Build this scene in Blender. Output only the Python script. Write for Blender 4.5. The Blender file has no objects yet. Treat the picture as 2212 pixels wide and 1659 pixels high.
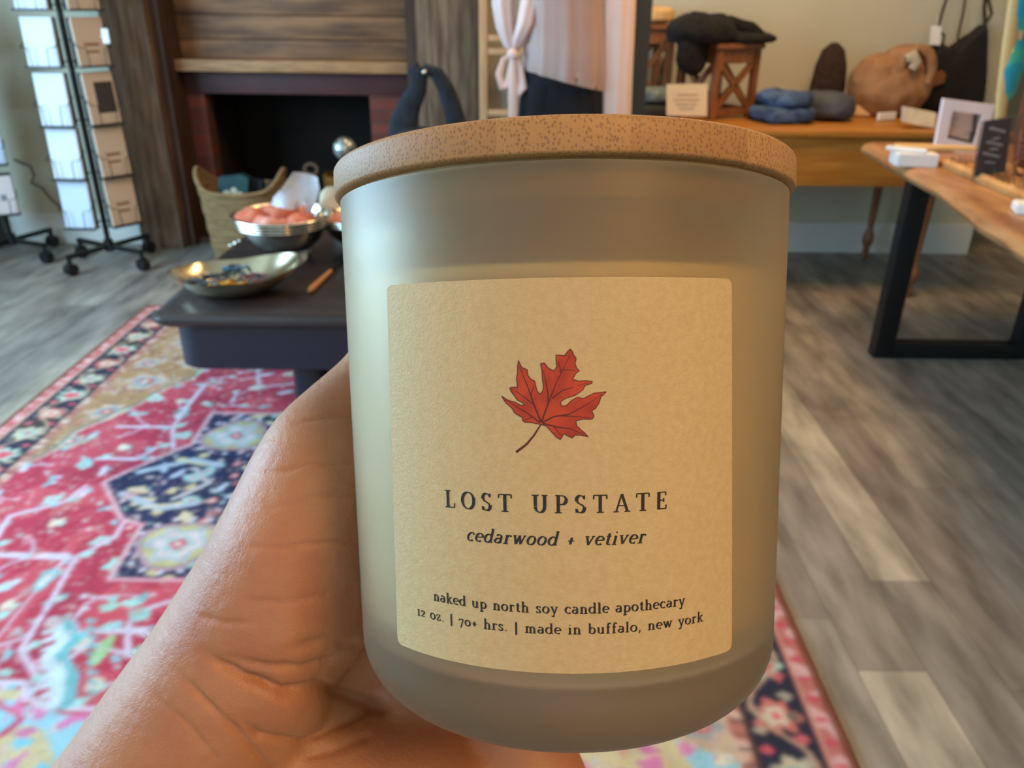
import bpy, bmesh, math, random
import numpy as np
from mathutils import Vector, Matrix, noise
random.seed(7)
PI = math.pi
SC = bpy.context.scene
COL = SC.collection

# ------------------------------------------------------------------ camera
CAM_H = 1.25
TH, RO, FPX = math.radians(25.48), math.radians(.7), 1720.0
_c, _s = math.cos(RO), math.sin(RO)
FWD = Vector((0, math.cos(TH), -math.sin(TH)))
_u = Vector((0, math.sin(TH), math.cos(TH))); _r = Vector((1, 0, 0))
RGT = _c*_r + _s*_u
UPV = -_s*_r + _c*_u
EYE = Vector((0, 0, CAM_H))
cam_data = bpy.data.cameras.new('camera')
cam = bpy.data.objects.new('camera', cam_data); COL.objects.link(cam)
M = Matrix((RGT, UPV, -FWD)).transposed().to_4x4(); M.translation = EYE
cam.matrix_world = M
cam_data.sensor_width = 36.0
cam_data.lens = 36.0*FPX/2212.0
cam_data.clip_start = .01; cam_data.clip_end = 60
cam_data.dof.use_dof = True
cam_data.dof.focus_distance = .134
cam_data.dof.aperture_fstop = 36
SC.camera = cam

# ------------------------------------------------------------------ light, exposure
world = bpy.data.worlds.new('world'); SC.world = world; world.use_nodes = True
world.node_tree.nodes['Background'].inputs[0].default_value = (.62, .8, 1, 1)
world.node_tree.nodes['Background'].inputs[1].default_value = .6
SC.view_settings.view_transform = 'Standard'
SC.view_settings.look = 'None'
SC.view_settings.gamma = 1.0
SC.view_settings.exposure = 0.0
SC.view_settings.use_curve_mapping = False
def area(name, loc, target, sx, sy, power, color, spread=180):
    l = bpy.data.lights.new(name, 'AREA'); l.shape = 'RECTANGLE'; l.size = sx; l.size_y = sy
    l.energy = power; l.color = color; l.spread = math.radians(spread)
    o = bpy.data.objects.new(name, l); COL.objects.link(o)
    o.location = loc
    o.rotation_euler = (Vector(target)-Vector(loc)).to_track_quat('-Z', 'Y').to_euler()
    return o
area('window_daylight', (-3.12, 1.55, 1.45), (-.6, 1.55, .6), 3.1, 1.6, 205, (.43, .73, 1.0))
area('shop_front_daylight', (-.9, -2.3, 1.5), (-.6, 1.5, .3), 3.4, 1.7, 13, (.60, .82, 1.0))
area('ceiling_lamp', (1.2, 2.9, 2.62), (1.2, 2.9, 0), .8, .8, 42, (1.0, .60, .28))
area('ceiling_lamp', (-.3, 3.2, 2.62), (-.3, 3.2, 0), .6, .6, 10, (1.0, .64, .33))
area('ceiling_lamp', (.75, -.75, 2.3), (.02, .16, 1.2), .5, .5, 17, (1.0, .57, .22))

# ------------------------------------------------------------------ projection helpers (photo pixel -> a point of the room)
def ray(x, y): return RGT*((x-1106)/FPX) - UPV*((y-829.5)/FPX) + FWD
def PZ(x, y, z=0.0):
    d = ray(x, y); return EYE + d*((z-CAM_H)/d.z)
def PY(x, y, Y):
    d = ray(x, y); return EYE + d*(Y/d.y)
def PD(x, y, dep): return EYE + ray(x, y)*dep
def topx(p):
    d = Vector(p)-EYE; w = d.dot(FWD); return 1106+FPX*d.dot(RGT)/w, 829.5-FPX*d.dot(UPV)/w

# ------------------------------------------------------------------ materials
def lin(c):
    return tuple((v/255/12.92 if v/255 <= .04045 else ((v/255+.055)/1.055)**2.4) for v in c[:3]) + (1,)
def newmat(name):
    m = bpy.data.materials.new(name); m.use_nodes = True
    nt = m.node_tree; b = nt.nodes['Principled BSDF']
    return m, nt, b
def mat(name, c1, rough=.6, metal=0, c2=None, scale=8, stretch=(1, 1, 1), bump=0, bscale=None, detail=4, sss=0, spec=.5, coord='Object', lo=.35, hi=.65):
    m, nt, b = newmat(name)
    b.inputs['Base Color'].default_value = lin(c1)
    b.inputs['Roughness'].default_value = rough
    b.inputs['Metallic'].default_value = metal
    b.inputs['Specular IOR Level'].default_value = spec
    if sss:
        b.inputs['Subsurface Weight'].default_value = sss
        b.inputs['Subsurface Scale'].default_value = .01
    if c2 or bump:
        tc = nt.nodes.new('ShaderNodeTexCoord'); mp = nt.nodes.new('ShaderNodeMapping')
        mp.inputs['Scale'].default_value = stretch
        nt.links.new(tc.outputs[coord], mp.inputs[0])
    if c2:
        n = nt.nodes.new('ShaderNodeTexNoise'); n.inputs['Scale'].default_value = scale; n.inputs['Detail'].default_value = detail
        r = nt.nodes.new('ShaderNodeValToRGB')
        r.color_ramp.elements[0].position = lo; r.color_ramp.elements[1].position = hi
        r.color_ramp.elements[0].color = lin(c1); r.color_ramp.elements[1].color = lin(c2)
        nt.links.new(mp.outputs[0], n.inputs[0]); nt.links.new(n.outputs[0], r.inputs[0]); nt.links.new(r.outputs[0], b.inputs['Base Color'])
    if bump:
        n2 = nt.nodes.new('ShaderNodeTexNoise'); n2.inputs['Scale'].default_value = bscale or scale; n2.inputs['Detail'].default_value = 4
        bp = nt.nodes.new('ShaderNodeBump'); bp.inputs['Strength'].default_value = bump; bp.inputs['Distance'].default_value = .02
        nt.links.new(mp.outputs[0], n2.inputs[0]); nt.links.new(n2.outputs[0], bp.inputs['Height']); nt.links.new(bp.outputs[0], b.inputs['Normal'])
    return m
def attrmat(name, attr, rough=.8, gscale=60, gstretch=(1, 1, 1), gamt=.25, bump=.0):
    m, nt, b = newmat(name)
    a = nt.nodes.new('ShaderNodeAttribute'); a.attribute_name = attr
    tc = nt.nodes.new('ShaderNodeTexCoord'); mp = nt.nodes.new('ShaderNodeMapping'); mp.inputs['Scale'].default_value = gstretch
    n = nt.nodes.new('ShaderNodeTexNoise'); n.inputs['Scale'].default_value = gscale; n.inputs['Detail'].default_value = 6
    mr = nt.nodes.new('ShaderNodeMapRange'); mr.inputs['From Min'].default_value = .25; mr.inputs['From Max'].default_value = .75
    mr.inputs['To Min'].default_value = 1-gamt; mr.inputs['To Max'].default_value = 1+gamt
    mx = nt.nodes.new('ShaderNodeVectorMath'); mx.operation = 'SCALE'
    nt.links.new(tc.outputs['Object'], mp.inputs[0]); nt.links.new(mp.outputs[0], n.inputs[0]); nt.links.new(n.outputs[0], mr.inputs[0])
    nt.links.new(a.outputs['Color'], mx.inputs[0]); nt.links.new(mr.outputs[0], mx.inputs['Scale'])
    nt.links.new(mx.outputs[0], b.inputs['Base Color']); b.inputs['Roughness'].default_value = rough
    if bump:
        bp = nt.nodes.new('ShaderNodeBump'); bp.inputs['Strength'].default_value = bump; bp.inputs['Distance'].default_value = .004
        nt.links.new(n.outputs[0], bp.inputs['Height']); nt.links.new(bp.outputs[0], b.inputs['Normal'])
    return m

# ------------------------------------------------------------------ mesh helpers
def NB(): return bmesh.new()
def box(bm, lo, hi, rz=0, piv=None, bev=0):
    t = bmesh.new()
    bmesh.ops.create_cube(t, size=1)
    lo = Vector(lo); hi = Vector(hi); c = (lo+hi)/2; s = hi-lo
    for v in t.verts: v.co = Vector((v.co.x*s.x, v.co.y*s.y, v.co.z*s.z))
    if bev: bmesh.ops.bevel(t, geom=t.edges[:], offset=bev, segments=2, affect='EDGES', profile=.6)
    bmesh.ops.translate(t, verts=t.verts, vec=c)
    if rz: bmesh.ops.rotate(t, verts=t.verts, cent=piv or c, matrix=Matrix.Rotation(rz, 3, 'Z'))
    join(bm, t)
def join(bm, t, mtx=None):
    if mtx is not None: bmesh.ops.transform(t, matrix=mtx, verts=t.verts)
    me = bpy.data.meshes.new('tmp'); t.to_mesh(me); t.free(); bm.from_mesh(me); bpy.data.meshes.remove(me)
def rbox(bm, lo, hi, r, bev=.004, n=6):
    """box with rounded upright corners"""
    x0, y0, z0 = lo; x1, y1, z1 = hi; P = []
    for cx, cy, a0 in ((x1-r, y0+r, -PI/2), (x1-r, y1-r, 0), (x0+r, y1-r, PI/2), (x0+r, y0+r, PI)):
        for k in range(n+1): a = a0+PI/2*k/n; P.append((cx+r*math.cos(a), cy+r*math.sin(a)))
    def ringz(z, ins): 
        c = ((x0+x1)/2, (y0+y1)/2); return [bm.verts.new((x-math.copysign(ins, x-c[0]), y-math.copysign(ins, y-c[1]), z)) for x, y in P]
    R_ = [ringz(z0, bev), ringz(z0+bev, 0), ringz(z1-bev, 0), ringz(z1, bev)]; m = len(P)
    for A, B in zip(R_, R_[1:]):
        for k in range(m): bm.faces.new((A[k], A[(k+1) % m], B[(k+1) % m], B[k]))
    bm.faces.new(R_[0][::-1]); bm.faces.new(R_[-1])
def obox(bm, c, ax, ay, az, s, bev=0):
    """box with own axes"""
    t = bmesh.new(); bmesh.ops.create_cube(t, size=1)
    for v in t.verts: v.co = Vector((v.co.x*s[0], v.co.y*s[1], v.co.z*s[2]))
    if bev: bmesh.ops.bevel(t, geom=t.edges[:], offset=bev, segments=2, affect='EDGES')
    m = Matrix((Vector(ax).normalized(), Vector(ay).normalized(), Vector(az).normalized())).transposed().to_4x4(); m.translation = Vector(c)
    join(bm, t, m)
def tube(bm, pts, r, seg=10, caps=True, flat=1.0, up=None):
    """swept tube; r a number or a list; flat squashes the section's second axis"""
    pts = [Vector(p) for p in pts]; n = len(pts)
    rs = r if isinstance(r, (list, tuple)) else [r]*n
    rings = []; ref = Vector(up) if up else None
    for i, p in enumerate(pts):
        d = (pts[min(i+1, n-1)]-pts[max(i-1, 0)]).normalized()
        if ref is None or abs(ref.normalized().dot(d)) > .98: ref = Vector((0, 0, 1)) if abs(d.z) < .9 else Vector((1, 0, 0))
        a = d.cross(ref).normalized(); b = a.cross(d).normalized(); ref = b
        rings.append([bm.verts.new(p + a*math.cos(2*PI*k/seg)*rs[i] + b*math.sin(2*PI*k/seg)*rs[i]*flat) for k in range(seg)])
    for i in range(n-1):
        for k in range(seg):
            bm.faces.new((rings[i][k], rings[i][(k+1) % seg], rings[i+1][(k+1) % seg], rings[i+1][k]))
    if caps:
        bm.faces.new(rings[0][::-1]); bm.faces.new(rings[-1])
def lathe(bm, prof, c=(0, 0, 0), seg=48, sx=1, sy=1, wob=None):
    c = Vector(c); rings = []
    for i, (r, z) in enumerate(prof):
        if r < 1e-6: rings.append([bm.verts.new(c+Vector((0, 0, z)))]); continue
        ring = []
        for k in range(seg):
            a = 2*PI*k/seg; w = wob(a, i, r, z) if wob else (0, 0)
            ring.append(bm.verts.new(c+Vector((sx*(r+w[0])*math.cos(a), sy*(r+w[0])*math.sin(a), z+w[1]))))
        rings.append(ring)
    for a, b in zip(rings, rings[1:]):
        if len(a) == 1 and len(b) == 1: continue
        for k in range(seg):
            k2 = (k+1) % seg
            if len(a) == 1: bm.faces.new((a[0], b[k2], b[k]))
            elif len(b) == 1: bm.faces.new((a[k], a[k2], b[0]))
            else: bm.faces.new((a[k], a[k2], b[k2], b[k]))
def soft(bm, c, rad, e=2.5, rz=0, amp=.0, fr=8, seed=0, n=24, tilt=0, flatbase=None):
    """a soft lump: superellipsoid with folds"""
    t = bmesh.new(); bmesh.ops.create_uvsphere(t, u_segments=n*2, v_segments=n, radius=1)
    for v in t.verts:
        d = v.co.normalized()
        k = (abs(d.x)**e+abs(d.y)**e+abs(d.z)**e)**(-1/e)
        p = d*k
        p = Vector((p.x*rad[0], p.y*rad[1], p.z*rad[2]))
        if amp:
            q = p*fr+Vector((seed*7.3, seed*3.1, seed))
            w = noise.noise(q)+.5*noise.noise(q*2.1); w2 = 1-abs(noise.noise(q*1.3+Vector((5, 0, 0))))*2
            p = p + Vector((d.x, d.y, d.z))*amp*(w+.5*w2)
        v.co = p
    m = Matrix.Translation(Vector(c)) @ Matrix.Rotation(rz, 4, 'Z') @ Matrix.Rotation(tilt, 4, 'Y')
    bmesh.ops.transform(t, matrix=m, verts=t.verts)
    if flatbase is not None:
        for v in t.verts: v.co.z = max(v.co.z, flatbase)
    join(bm, t)
def sheet(bm, fn, nu, nv, thick=0, closed=False):
    """surface fn(u,v)->point, optionally thickened along its normal"""
    g = [[Vector(fn(i/nu, j/nv)) for j in range(nv+1)] for i in range(nu+1)]
    V = [[bm.verts.new(p) for p in row] for row in g]
    for i in range(nu):
        for j in range(nv): bm.faces.new((V[i][j], V[i+1][j], V[i+1][j+1], V[i][j+1]))
    if thick:
        def nrm(i, j):
            a = g[min(i+1, nu)][j]-g[max(i-1, 0)][j]; b = g[i][min(j+1, nv)]-g[i][max(j-1, 0)]
            return a.cross(b).normalized()
        W = [[bm.verts.new(g[i][j]-nrm(i, j)*thick) for j in range(nv+1)] for i in range(nu+1)]
        for i in range(nu):
            for j in range(nv): bm.faces.new((W[i][j+1], W[i+1][j+1], W[i+1][j], W[i][j]))
        for i in range(nu):
            bm.faces.new((V[i+1][0], V[i][0], W[i][0], W[i+1][0])); bm.faces.new((V[i][nv], V[i+1][nv], W[i+1][nv], W[i][nv]))
        for j in range(nv):
            bm.faces.new((V[0][j], V[0][j+1], W[0][j+1], W[0][j])); bm.faces.new((V[nu][j+1], V[nu][j], W[nu][j], W[nu][j+1]))
def prism(bm, poly, depth_vec):
    """planar polygon extruded by a vector"""
    d = Vector(depth_vec)
    a = [bm.verts.new(Vector(p)) for p in poly]; b = [bm.verts.new(Vector(p)+d) for p in poly]
    f1 = bm.faces.new(a); f2 = bm.faces.new(b[::-1]); n = len(poly)
    for i in range(n): bm.faces.new((a[i], b[i], b[(i+1) % n], a[(i+1) % n]))
    bmesh.ops.triangulate(bm, faces=[f1, f2])

def obj(name, bm, m, parent=None, smooth=True, angle=38):
    """one mesh object from world-space geometry; its origin sits at its base"""
    bmesh.ops.recalc_face_normals(bm, faces=bm.faces[:])
    me = bpy.data.meshes.new(name)
    if parent is not None: org = None
    else:
        xs = [v.co for v in bm.verts]
        lo = Vector((min(v.x for v in xs), min(v.y for v in xs), min(v.z for v in xs))); hi = Vector((max(v.x for v in xs), max(v.y for v in xs), max(v.z for v in xs)))
        org = Vector(((lo.x+hi.x)/2, (lo.y+hi.y)/2, lo.z))
        bmesh.ops.translate(bm, verts=bm.verts, vec=-org)
    if parent is not None:
        bmesh.ops.transform(bm, matrix=WM(parent).inverted(), verts=bm.verts)
    bm.to_mesh(me); bm.free()
    if smooth:
        me.polygons.foreach_set('use_smooth', [True]*len(me.polygons))
        try: me.set_sharp_from_angle(angle=math.radians(angle))
        except Exception: pass
    me.materials.append(m)
    o = bpy.data.objects.new(name, me); COL.objects.link(o)
    if parent is not None: o.parent = parent
    else: o.location = org
    return o
def WM(o):
    m = o.matrix_basis.copy()
    while o.parent: o = o.parent; m = o.matrix_basis @ m
    return m
def tag(o, label, cat, group=None, kind=None):
    o['label'] = label; o['category'] = cat
    if group: o['group'] = group
    if kind: o['kind'] = kind
    return o
def thing(name, label, cat, loc, group=None):
    o = bpy.data.objects.new(name, None); COL.objects.link(o); o.location = loc; o.empty_display_size = .05
    return tag(o, label, cat, group)
def struct(name, bm, m, smooth=False, label=None):
    o = obj(name, bm, m, smooth=smooth); o['kind'] = 'structure'
    if label: o['label'] = label
    return o

# ------------------------------------------------------------------ shared materials
M_wall = mat('sage_wall_paint', (196, 193, 170), .85, c2=(190, 188, 166), scale=3)
M_white = mat('white_trim_paint', (214, 214, 205), .5)
M_ceil = mat('ceiling_paint', (225, 222, 212), .9)
M_barn = mat('weathered_barn_wood', (84, 62, 44), .75, c2=(128, 106, 82), scale=5, stretch=(6, 6, .7), bump=.35, bscale=9, detail=8)
M_plank = mat('brown_pine_planks', (92, 64, 42), .62, c2=(150, 108, 70), scale=3.2, stretch=(.8, 5, 5), bump=.15, bscale=8, detail=7)
M_mantel = mat('mantel_oak', (150, 108, 66), .6, c2=(182, 140, 92), scale=7, stretch=(1, 8, 8), detail=6)
M_darkwood = mat('dark_brown_trim', (58, 38, 25), .7, c2=(80, 55, 36), scale=6, stretch=(5, 5, .6))
M_lintel = mat('oxblood_lintel_paint', (88, 44, 40), .6, c2=(70, 38, 36), scale=5)
M_soot = mat('sooty_firebox', (16, 12, 9), .95, c2=(34, 26, 20), scale=3)
M_black = mat('black_metal', (18, 19, 21), .45)
M_blackcloth = mat('black_cloth', (13, 12, 13), .95, c2=(24, 23, 24), scale=30, bump=.3)
M_card = mat('white_card', (232, 232, 230), .6)
M_silver = mat('polished_silver', (214, 208, 194), .16, 1)
M_orange = mat('honey_wood', (184, 126, 52), .38, c2=(162, 102, 34), scale=4, stretch=(1, 10, 10), detail=6)
M_stool = mat('cherry_wood', (146, 94, 54), .45, c2=(116, 70, 38), scale=7, stretch=(6, 6, 1))
M_slate = mat('slate_grey_paint', (52, 58, 64), .5)

# ------------------------------------------------------------------ floor: grey oak planks running away from the camera
def build_floor():
    bm = NB(); lay = bm.loops.layers.float_color.new('tone')
    W = .145; x = .73-W*28; rnd = random.Random(11); row = -28
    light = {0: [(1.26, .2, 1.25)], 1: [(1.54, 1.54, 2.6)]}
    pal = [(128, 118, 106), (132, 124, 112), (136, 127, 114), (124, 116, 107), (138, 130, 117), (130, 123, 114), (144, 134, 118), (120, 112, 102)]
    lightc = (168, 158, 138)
    while x < 4.2:
        cuts = [-2.6]
        if row == 0: cuts += [-1.4, .05, 1.25, 2.45, 3.65, 4.85, 6.3]
        elif row == 1: cuts += [-.9, .34, 1.54, 2.74, 3.94, 5.1, 6.3]
        elif row == 2: cuts += [-1.2, .0, 1.2, 2.4, 3.6, 4.8, 6.3]
        elif row == 4: cuts += [-1.2, .0, 1.24, 2.44, 3.64, 4.8, 6.3]
        else:
            y = -2.6+rnd.uniform(.1, 1.2)
            while y < 6.3: cuts.append(y); y += 1.2
            cuts.append(6.3)
        for j, (a, b) in enumerate(zip(cuts, cuts[1:])):
            c = rnd.choice(pal)
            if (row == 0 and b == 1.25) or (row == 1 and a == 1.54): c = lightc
            elif row in (0, 1, 2) and a < 2.4 and c == pal[6]: c = pal[1]
            g = .0004
            vs = [bm.verts.new(p) for p in ((x+g, a+g, 0), (x+W-g, a+g, 0), (x+W-g, b-g, 0), (x+g, b-g, 0))]
            f = bm.faces.new(vs)
            col = lin(c)
            for l in f.loops: l[lay] = col
        x += W; row += 1
    # subfloor under the joints
    vs = [bm.verts.new(p) for p in ((-3.4, -2.6, -.003), (4.2, -2.6, -.003), (4.2, 6.3, -.003), (-3.4, 6.3, -.003))]
    f = bm.faces.new(vs)
    for l in f.loops: l[lay] = lin((90, 80, 70))
    o = struct('floor', bm, attrmat('grey_oak_planks', 'tone', .46, 2.6, (6, 1.5, 1), .52, .12))
    return o
build_floor()

# ------------------------------------------------------------------ room shell
WY = 4.42
bm = NB(); box(bm, (-3.3, WY, 0), (-1.95, WY+.12, 2.7)); struct('wall_back_left', bm, M_wall)
bm = NB(); box(bm, (-.3, WY, 0), (2.57, WY+.12, 2.7)); struct('wall_back', bm, M_wall)
bm = NB(); box(bm, (2.45, WY+.12, 0), (2.57, 6.2, 2.7)); struct('wall_passage', bm, M_wall)
bm = NB(); box(bm, (2.45, 6.2, 0), (4.2, 6.3, 2.7)); struct('wall_far', bm, M_wall)
bm = NB(); box(bm, (4.1, -2.6, 0), (4.2, 6.3, 2.7)); struct('wall_right', bm, M_wall)
bm = NB(); box(bm, (-3.4, -2.6, 2.7), (4.2, 6.3, 2.8)); struct('ceiling', bm, M_ceil)
bm = NB()   # left wall with the window opening
box(bm, (-3.4, -2.6, 0), (-3.3, WY, .6)); box(bm, (-3.4, -2.6, 2.3), (-3.3, WY, 2.7))
box(bm, (-3.4, -2.6, .6), (-3.3, .0, 2.3)); box(bm, (-3.4, 3.1, .6), (-3.3, WY+.12, 2.3))
struct('wall_left', bm, M_wall)
bm = NB()   # shop front wall with its window
box(bm, (-3.4, -2.7, 0), (4.2, -2.6, .55)); box(bm, (-3.4, -2.7, 2.4), (4.2, -2.6, 2.7))
box(bm, (-3.4, -2.7, .55), (-2.7, -2.6, 2.4)); box(bm, (.9, -2.7, .55), (4.2, -2.6, 2.4))
struct('wall_front', bm, M_wall)
def window(name, lo, hi, ax, n):
    bm = NB(); w = .05
    if ax == 'y':   # in the left wall, spanning y
        x0, x1 = -3.37, -3.31
        for y in [lo[0]]+[lo[0]+(hi[0]-lo[0])*k/n for k in range(1, n)]+[hi[0]-w]: box(bm, (x0, y, lo[1]), (x1, y+w, hi[1]))
        for z in (lo[1], hi[1]-w): box(bm, (x0+.006, lo[0]+.004, z+.001), (x1-.006, hi[0]-.004, z+w-.001))
    else:
        y0, y1 = -2.68, -2.62
        for x in [lo[0]]+[lo[0]+(hi[0]-lo[0])*k/n for k in range(1, n)]+[hi[0]-w]: box(bm, (x, y0, lo[1]), (x+w, y1, hi[1]))
        for z in (lo[1], hi[1]-w): box(bm, (lo[0]+.004, y0+.006, z+.001), (hi[0]-.004, y1-.006, z+w-.001))
    return struct(name, bm, M_white)
window('window_1', (.0, .6), (3.1, 2.3), 'y', 4)
window('window_2', (-2.7, .55), (.9, 2.4), 'x', 3)
def baseb(name, lo, hi):
    bm = NB(); box(bm, lo, hi, bev=.004); struct(name, bm, M_white)
baseb('baseboard_back', (.0, WY-.018, 0), (2.57, WY, .172))
baseb('baseboard_back_left', (-3.3, WY-.018, 0), (-2.08, WY, .17))
baseb('baseboard_far', (2.57, 6.18, 0), (4.1, 6.2, .16))
baseb('baseboard_left', (-3.3, -2.6, 0), (-3.282, WY-.018, .16))

# ------------------------------------------------------------------ fireplace (part of the room)
fp = thing('fireplace', 'old fireplace framed in weathered barn wood with dark red surround and open firebox', 'fireplace', (-1.1, 4.5, 0))
def post(x0, x1, y0, y1):
    bm = NB(); box(bm, (x0, y0, 0), (x1, y1, 2.69), bev=.006); obj('post', bm, M_barn, fp)
post(-2.07, -1.84, 4.33, 4.70)
post(-.50, -.19, 4.33, 4.70)
bm = NB(); box(bm, (-1.84, 4.40, 0), (-1.80, 4.66, 2.69)); box(bm, (-.56, 4.40, 0), (-.50, 4.66, 2.69)); obj('side_trim', bm, M_darkwood, fp)
PYF = 4.62
def zy(y, px=600): return PY(px, y, PYF).z
jx_ = PY(452, 260, PYF).x
bm = NB()
rows = [zy(128)+.0, zy(86), zy(33), zy(33)+.13, zy(33)+.27, zy(33)+.42, zy(33)+.58, zy(33)+.75, zy(33)+.9, 2.69]
for a, b in zip(rows, rows[1:]):
    box(bm, (-1.80, PYF, a+.002), (-.56, PYF+.03, b-.002), bev=.004)
obj('overmantel_boards', bm, M_plank, fp)
bm = NB(); box(bm, (-1.84, 4.705, 1.07), (-.50, 4.80, 2.69)); box(bm, (-1.95, 4.72, 0), (jx_-.11, 4.80, 1.07)); box(bm, (-.69, 4.72, 0), (-.3, 4.80, 1.07)); obj('chimney_backing', bm, M_darkwood, fp)
bm = NB(); box(bm, (-1.80, 4.655, .96), (-.56, 4.70, 2.69)); obj('backing_board', bm, M_darkwood, fp)
bm = NB(); z1, z0 = zy(128), zy(153); box(bm, (-1.80, 4.50, z0), (-.56, 4.66, z1), bev=.006); obj('mantel_shelf', bm, M_mantel, fp)
zl = zy(203)
bm = NB(); box(bm, (-1.80, 4.60, zl), (-.56, 4.70, z0-.002), bev=.004); obj('lintel', bm, M_lintel, fp)
# brick jambs with mortar joints
def brickmat():
    m, nt, b = newmat('painted_brick')
    tc = nt.nodes.new('ShaderNodeTexCoord'); mp = nt.nodes.new('ShaderNodeMapping'); mp.inputs['Rotation'].default_value = (PI/2, 0, 0)
    br = nt.nodes.new('ShaderNodeTexBrick'); br.inputs['Scale'].default_value = 1; br.inputs['Brick Width'].default_value = .2; br.inputs['Row Height'].default_value = .065
    br.inputs['Mortar Size'].default_value = .006
    br.inputs['Color1'].default_value = lin((124, 58, 44)); br.inputs['Color2'].default_value = lin((96, 46, 38)); br.inputs['Mortar'].default_value = lin((86, 58, 46))
    nt.links.new(tc.outputs['Object'], mp.inputs[0]); nt.links.new(mp.outputs[0], br.inputs[0]); nt.links.new(br.outputs[0], b.inputs['Base Color'])
    b.inputs['Roughness'].default_value = .85
    return m
M_brick = brickmat()
jx = PY(452, 260, PYF).x
bm = NB(); box(bm, (-1.80, 4.60, 0), (jx, 4.72, zl-.001), bev=.004); obj('brick_jamb', bm, M_brick, fp)
bm = NB(); box(bm, (-.80, 4.60, 0), (-.56, 4.72, zl-.001), bev=.004); obj('brick_jamb', bm, M_brick, fp)
bm = NB()
box(bm, (jx-.1, 4.721, 0), (jx-.02, 5.2, 1.0)); box(bm, (-.78, 4.721, 0), (-.70, 5.2, 1.0)); box(bm, (jx-.1, 5.2, 0), (-.70, 5.28, 1.0)); box(bm, (jx-.1, 4.721, 1.0), (-.70, 5.28, 1.06))
obj('firebox', bm, M_soot, fp)
bm = NB(); box(bm, (-1.80, 4.45, .001), (-.56, 5.19, .03)); obj('hearth', bm, M_darkwood, fp)

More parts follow.
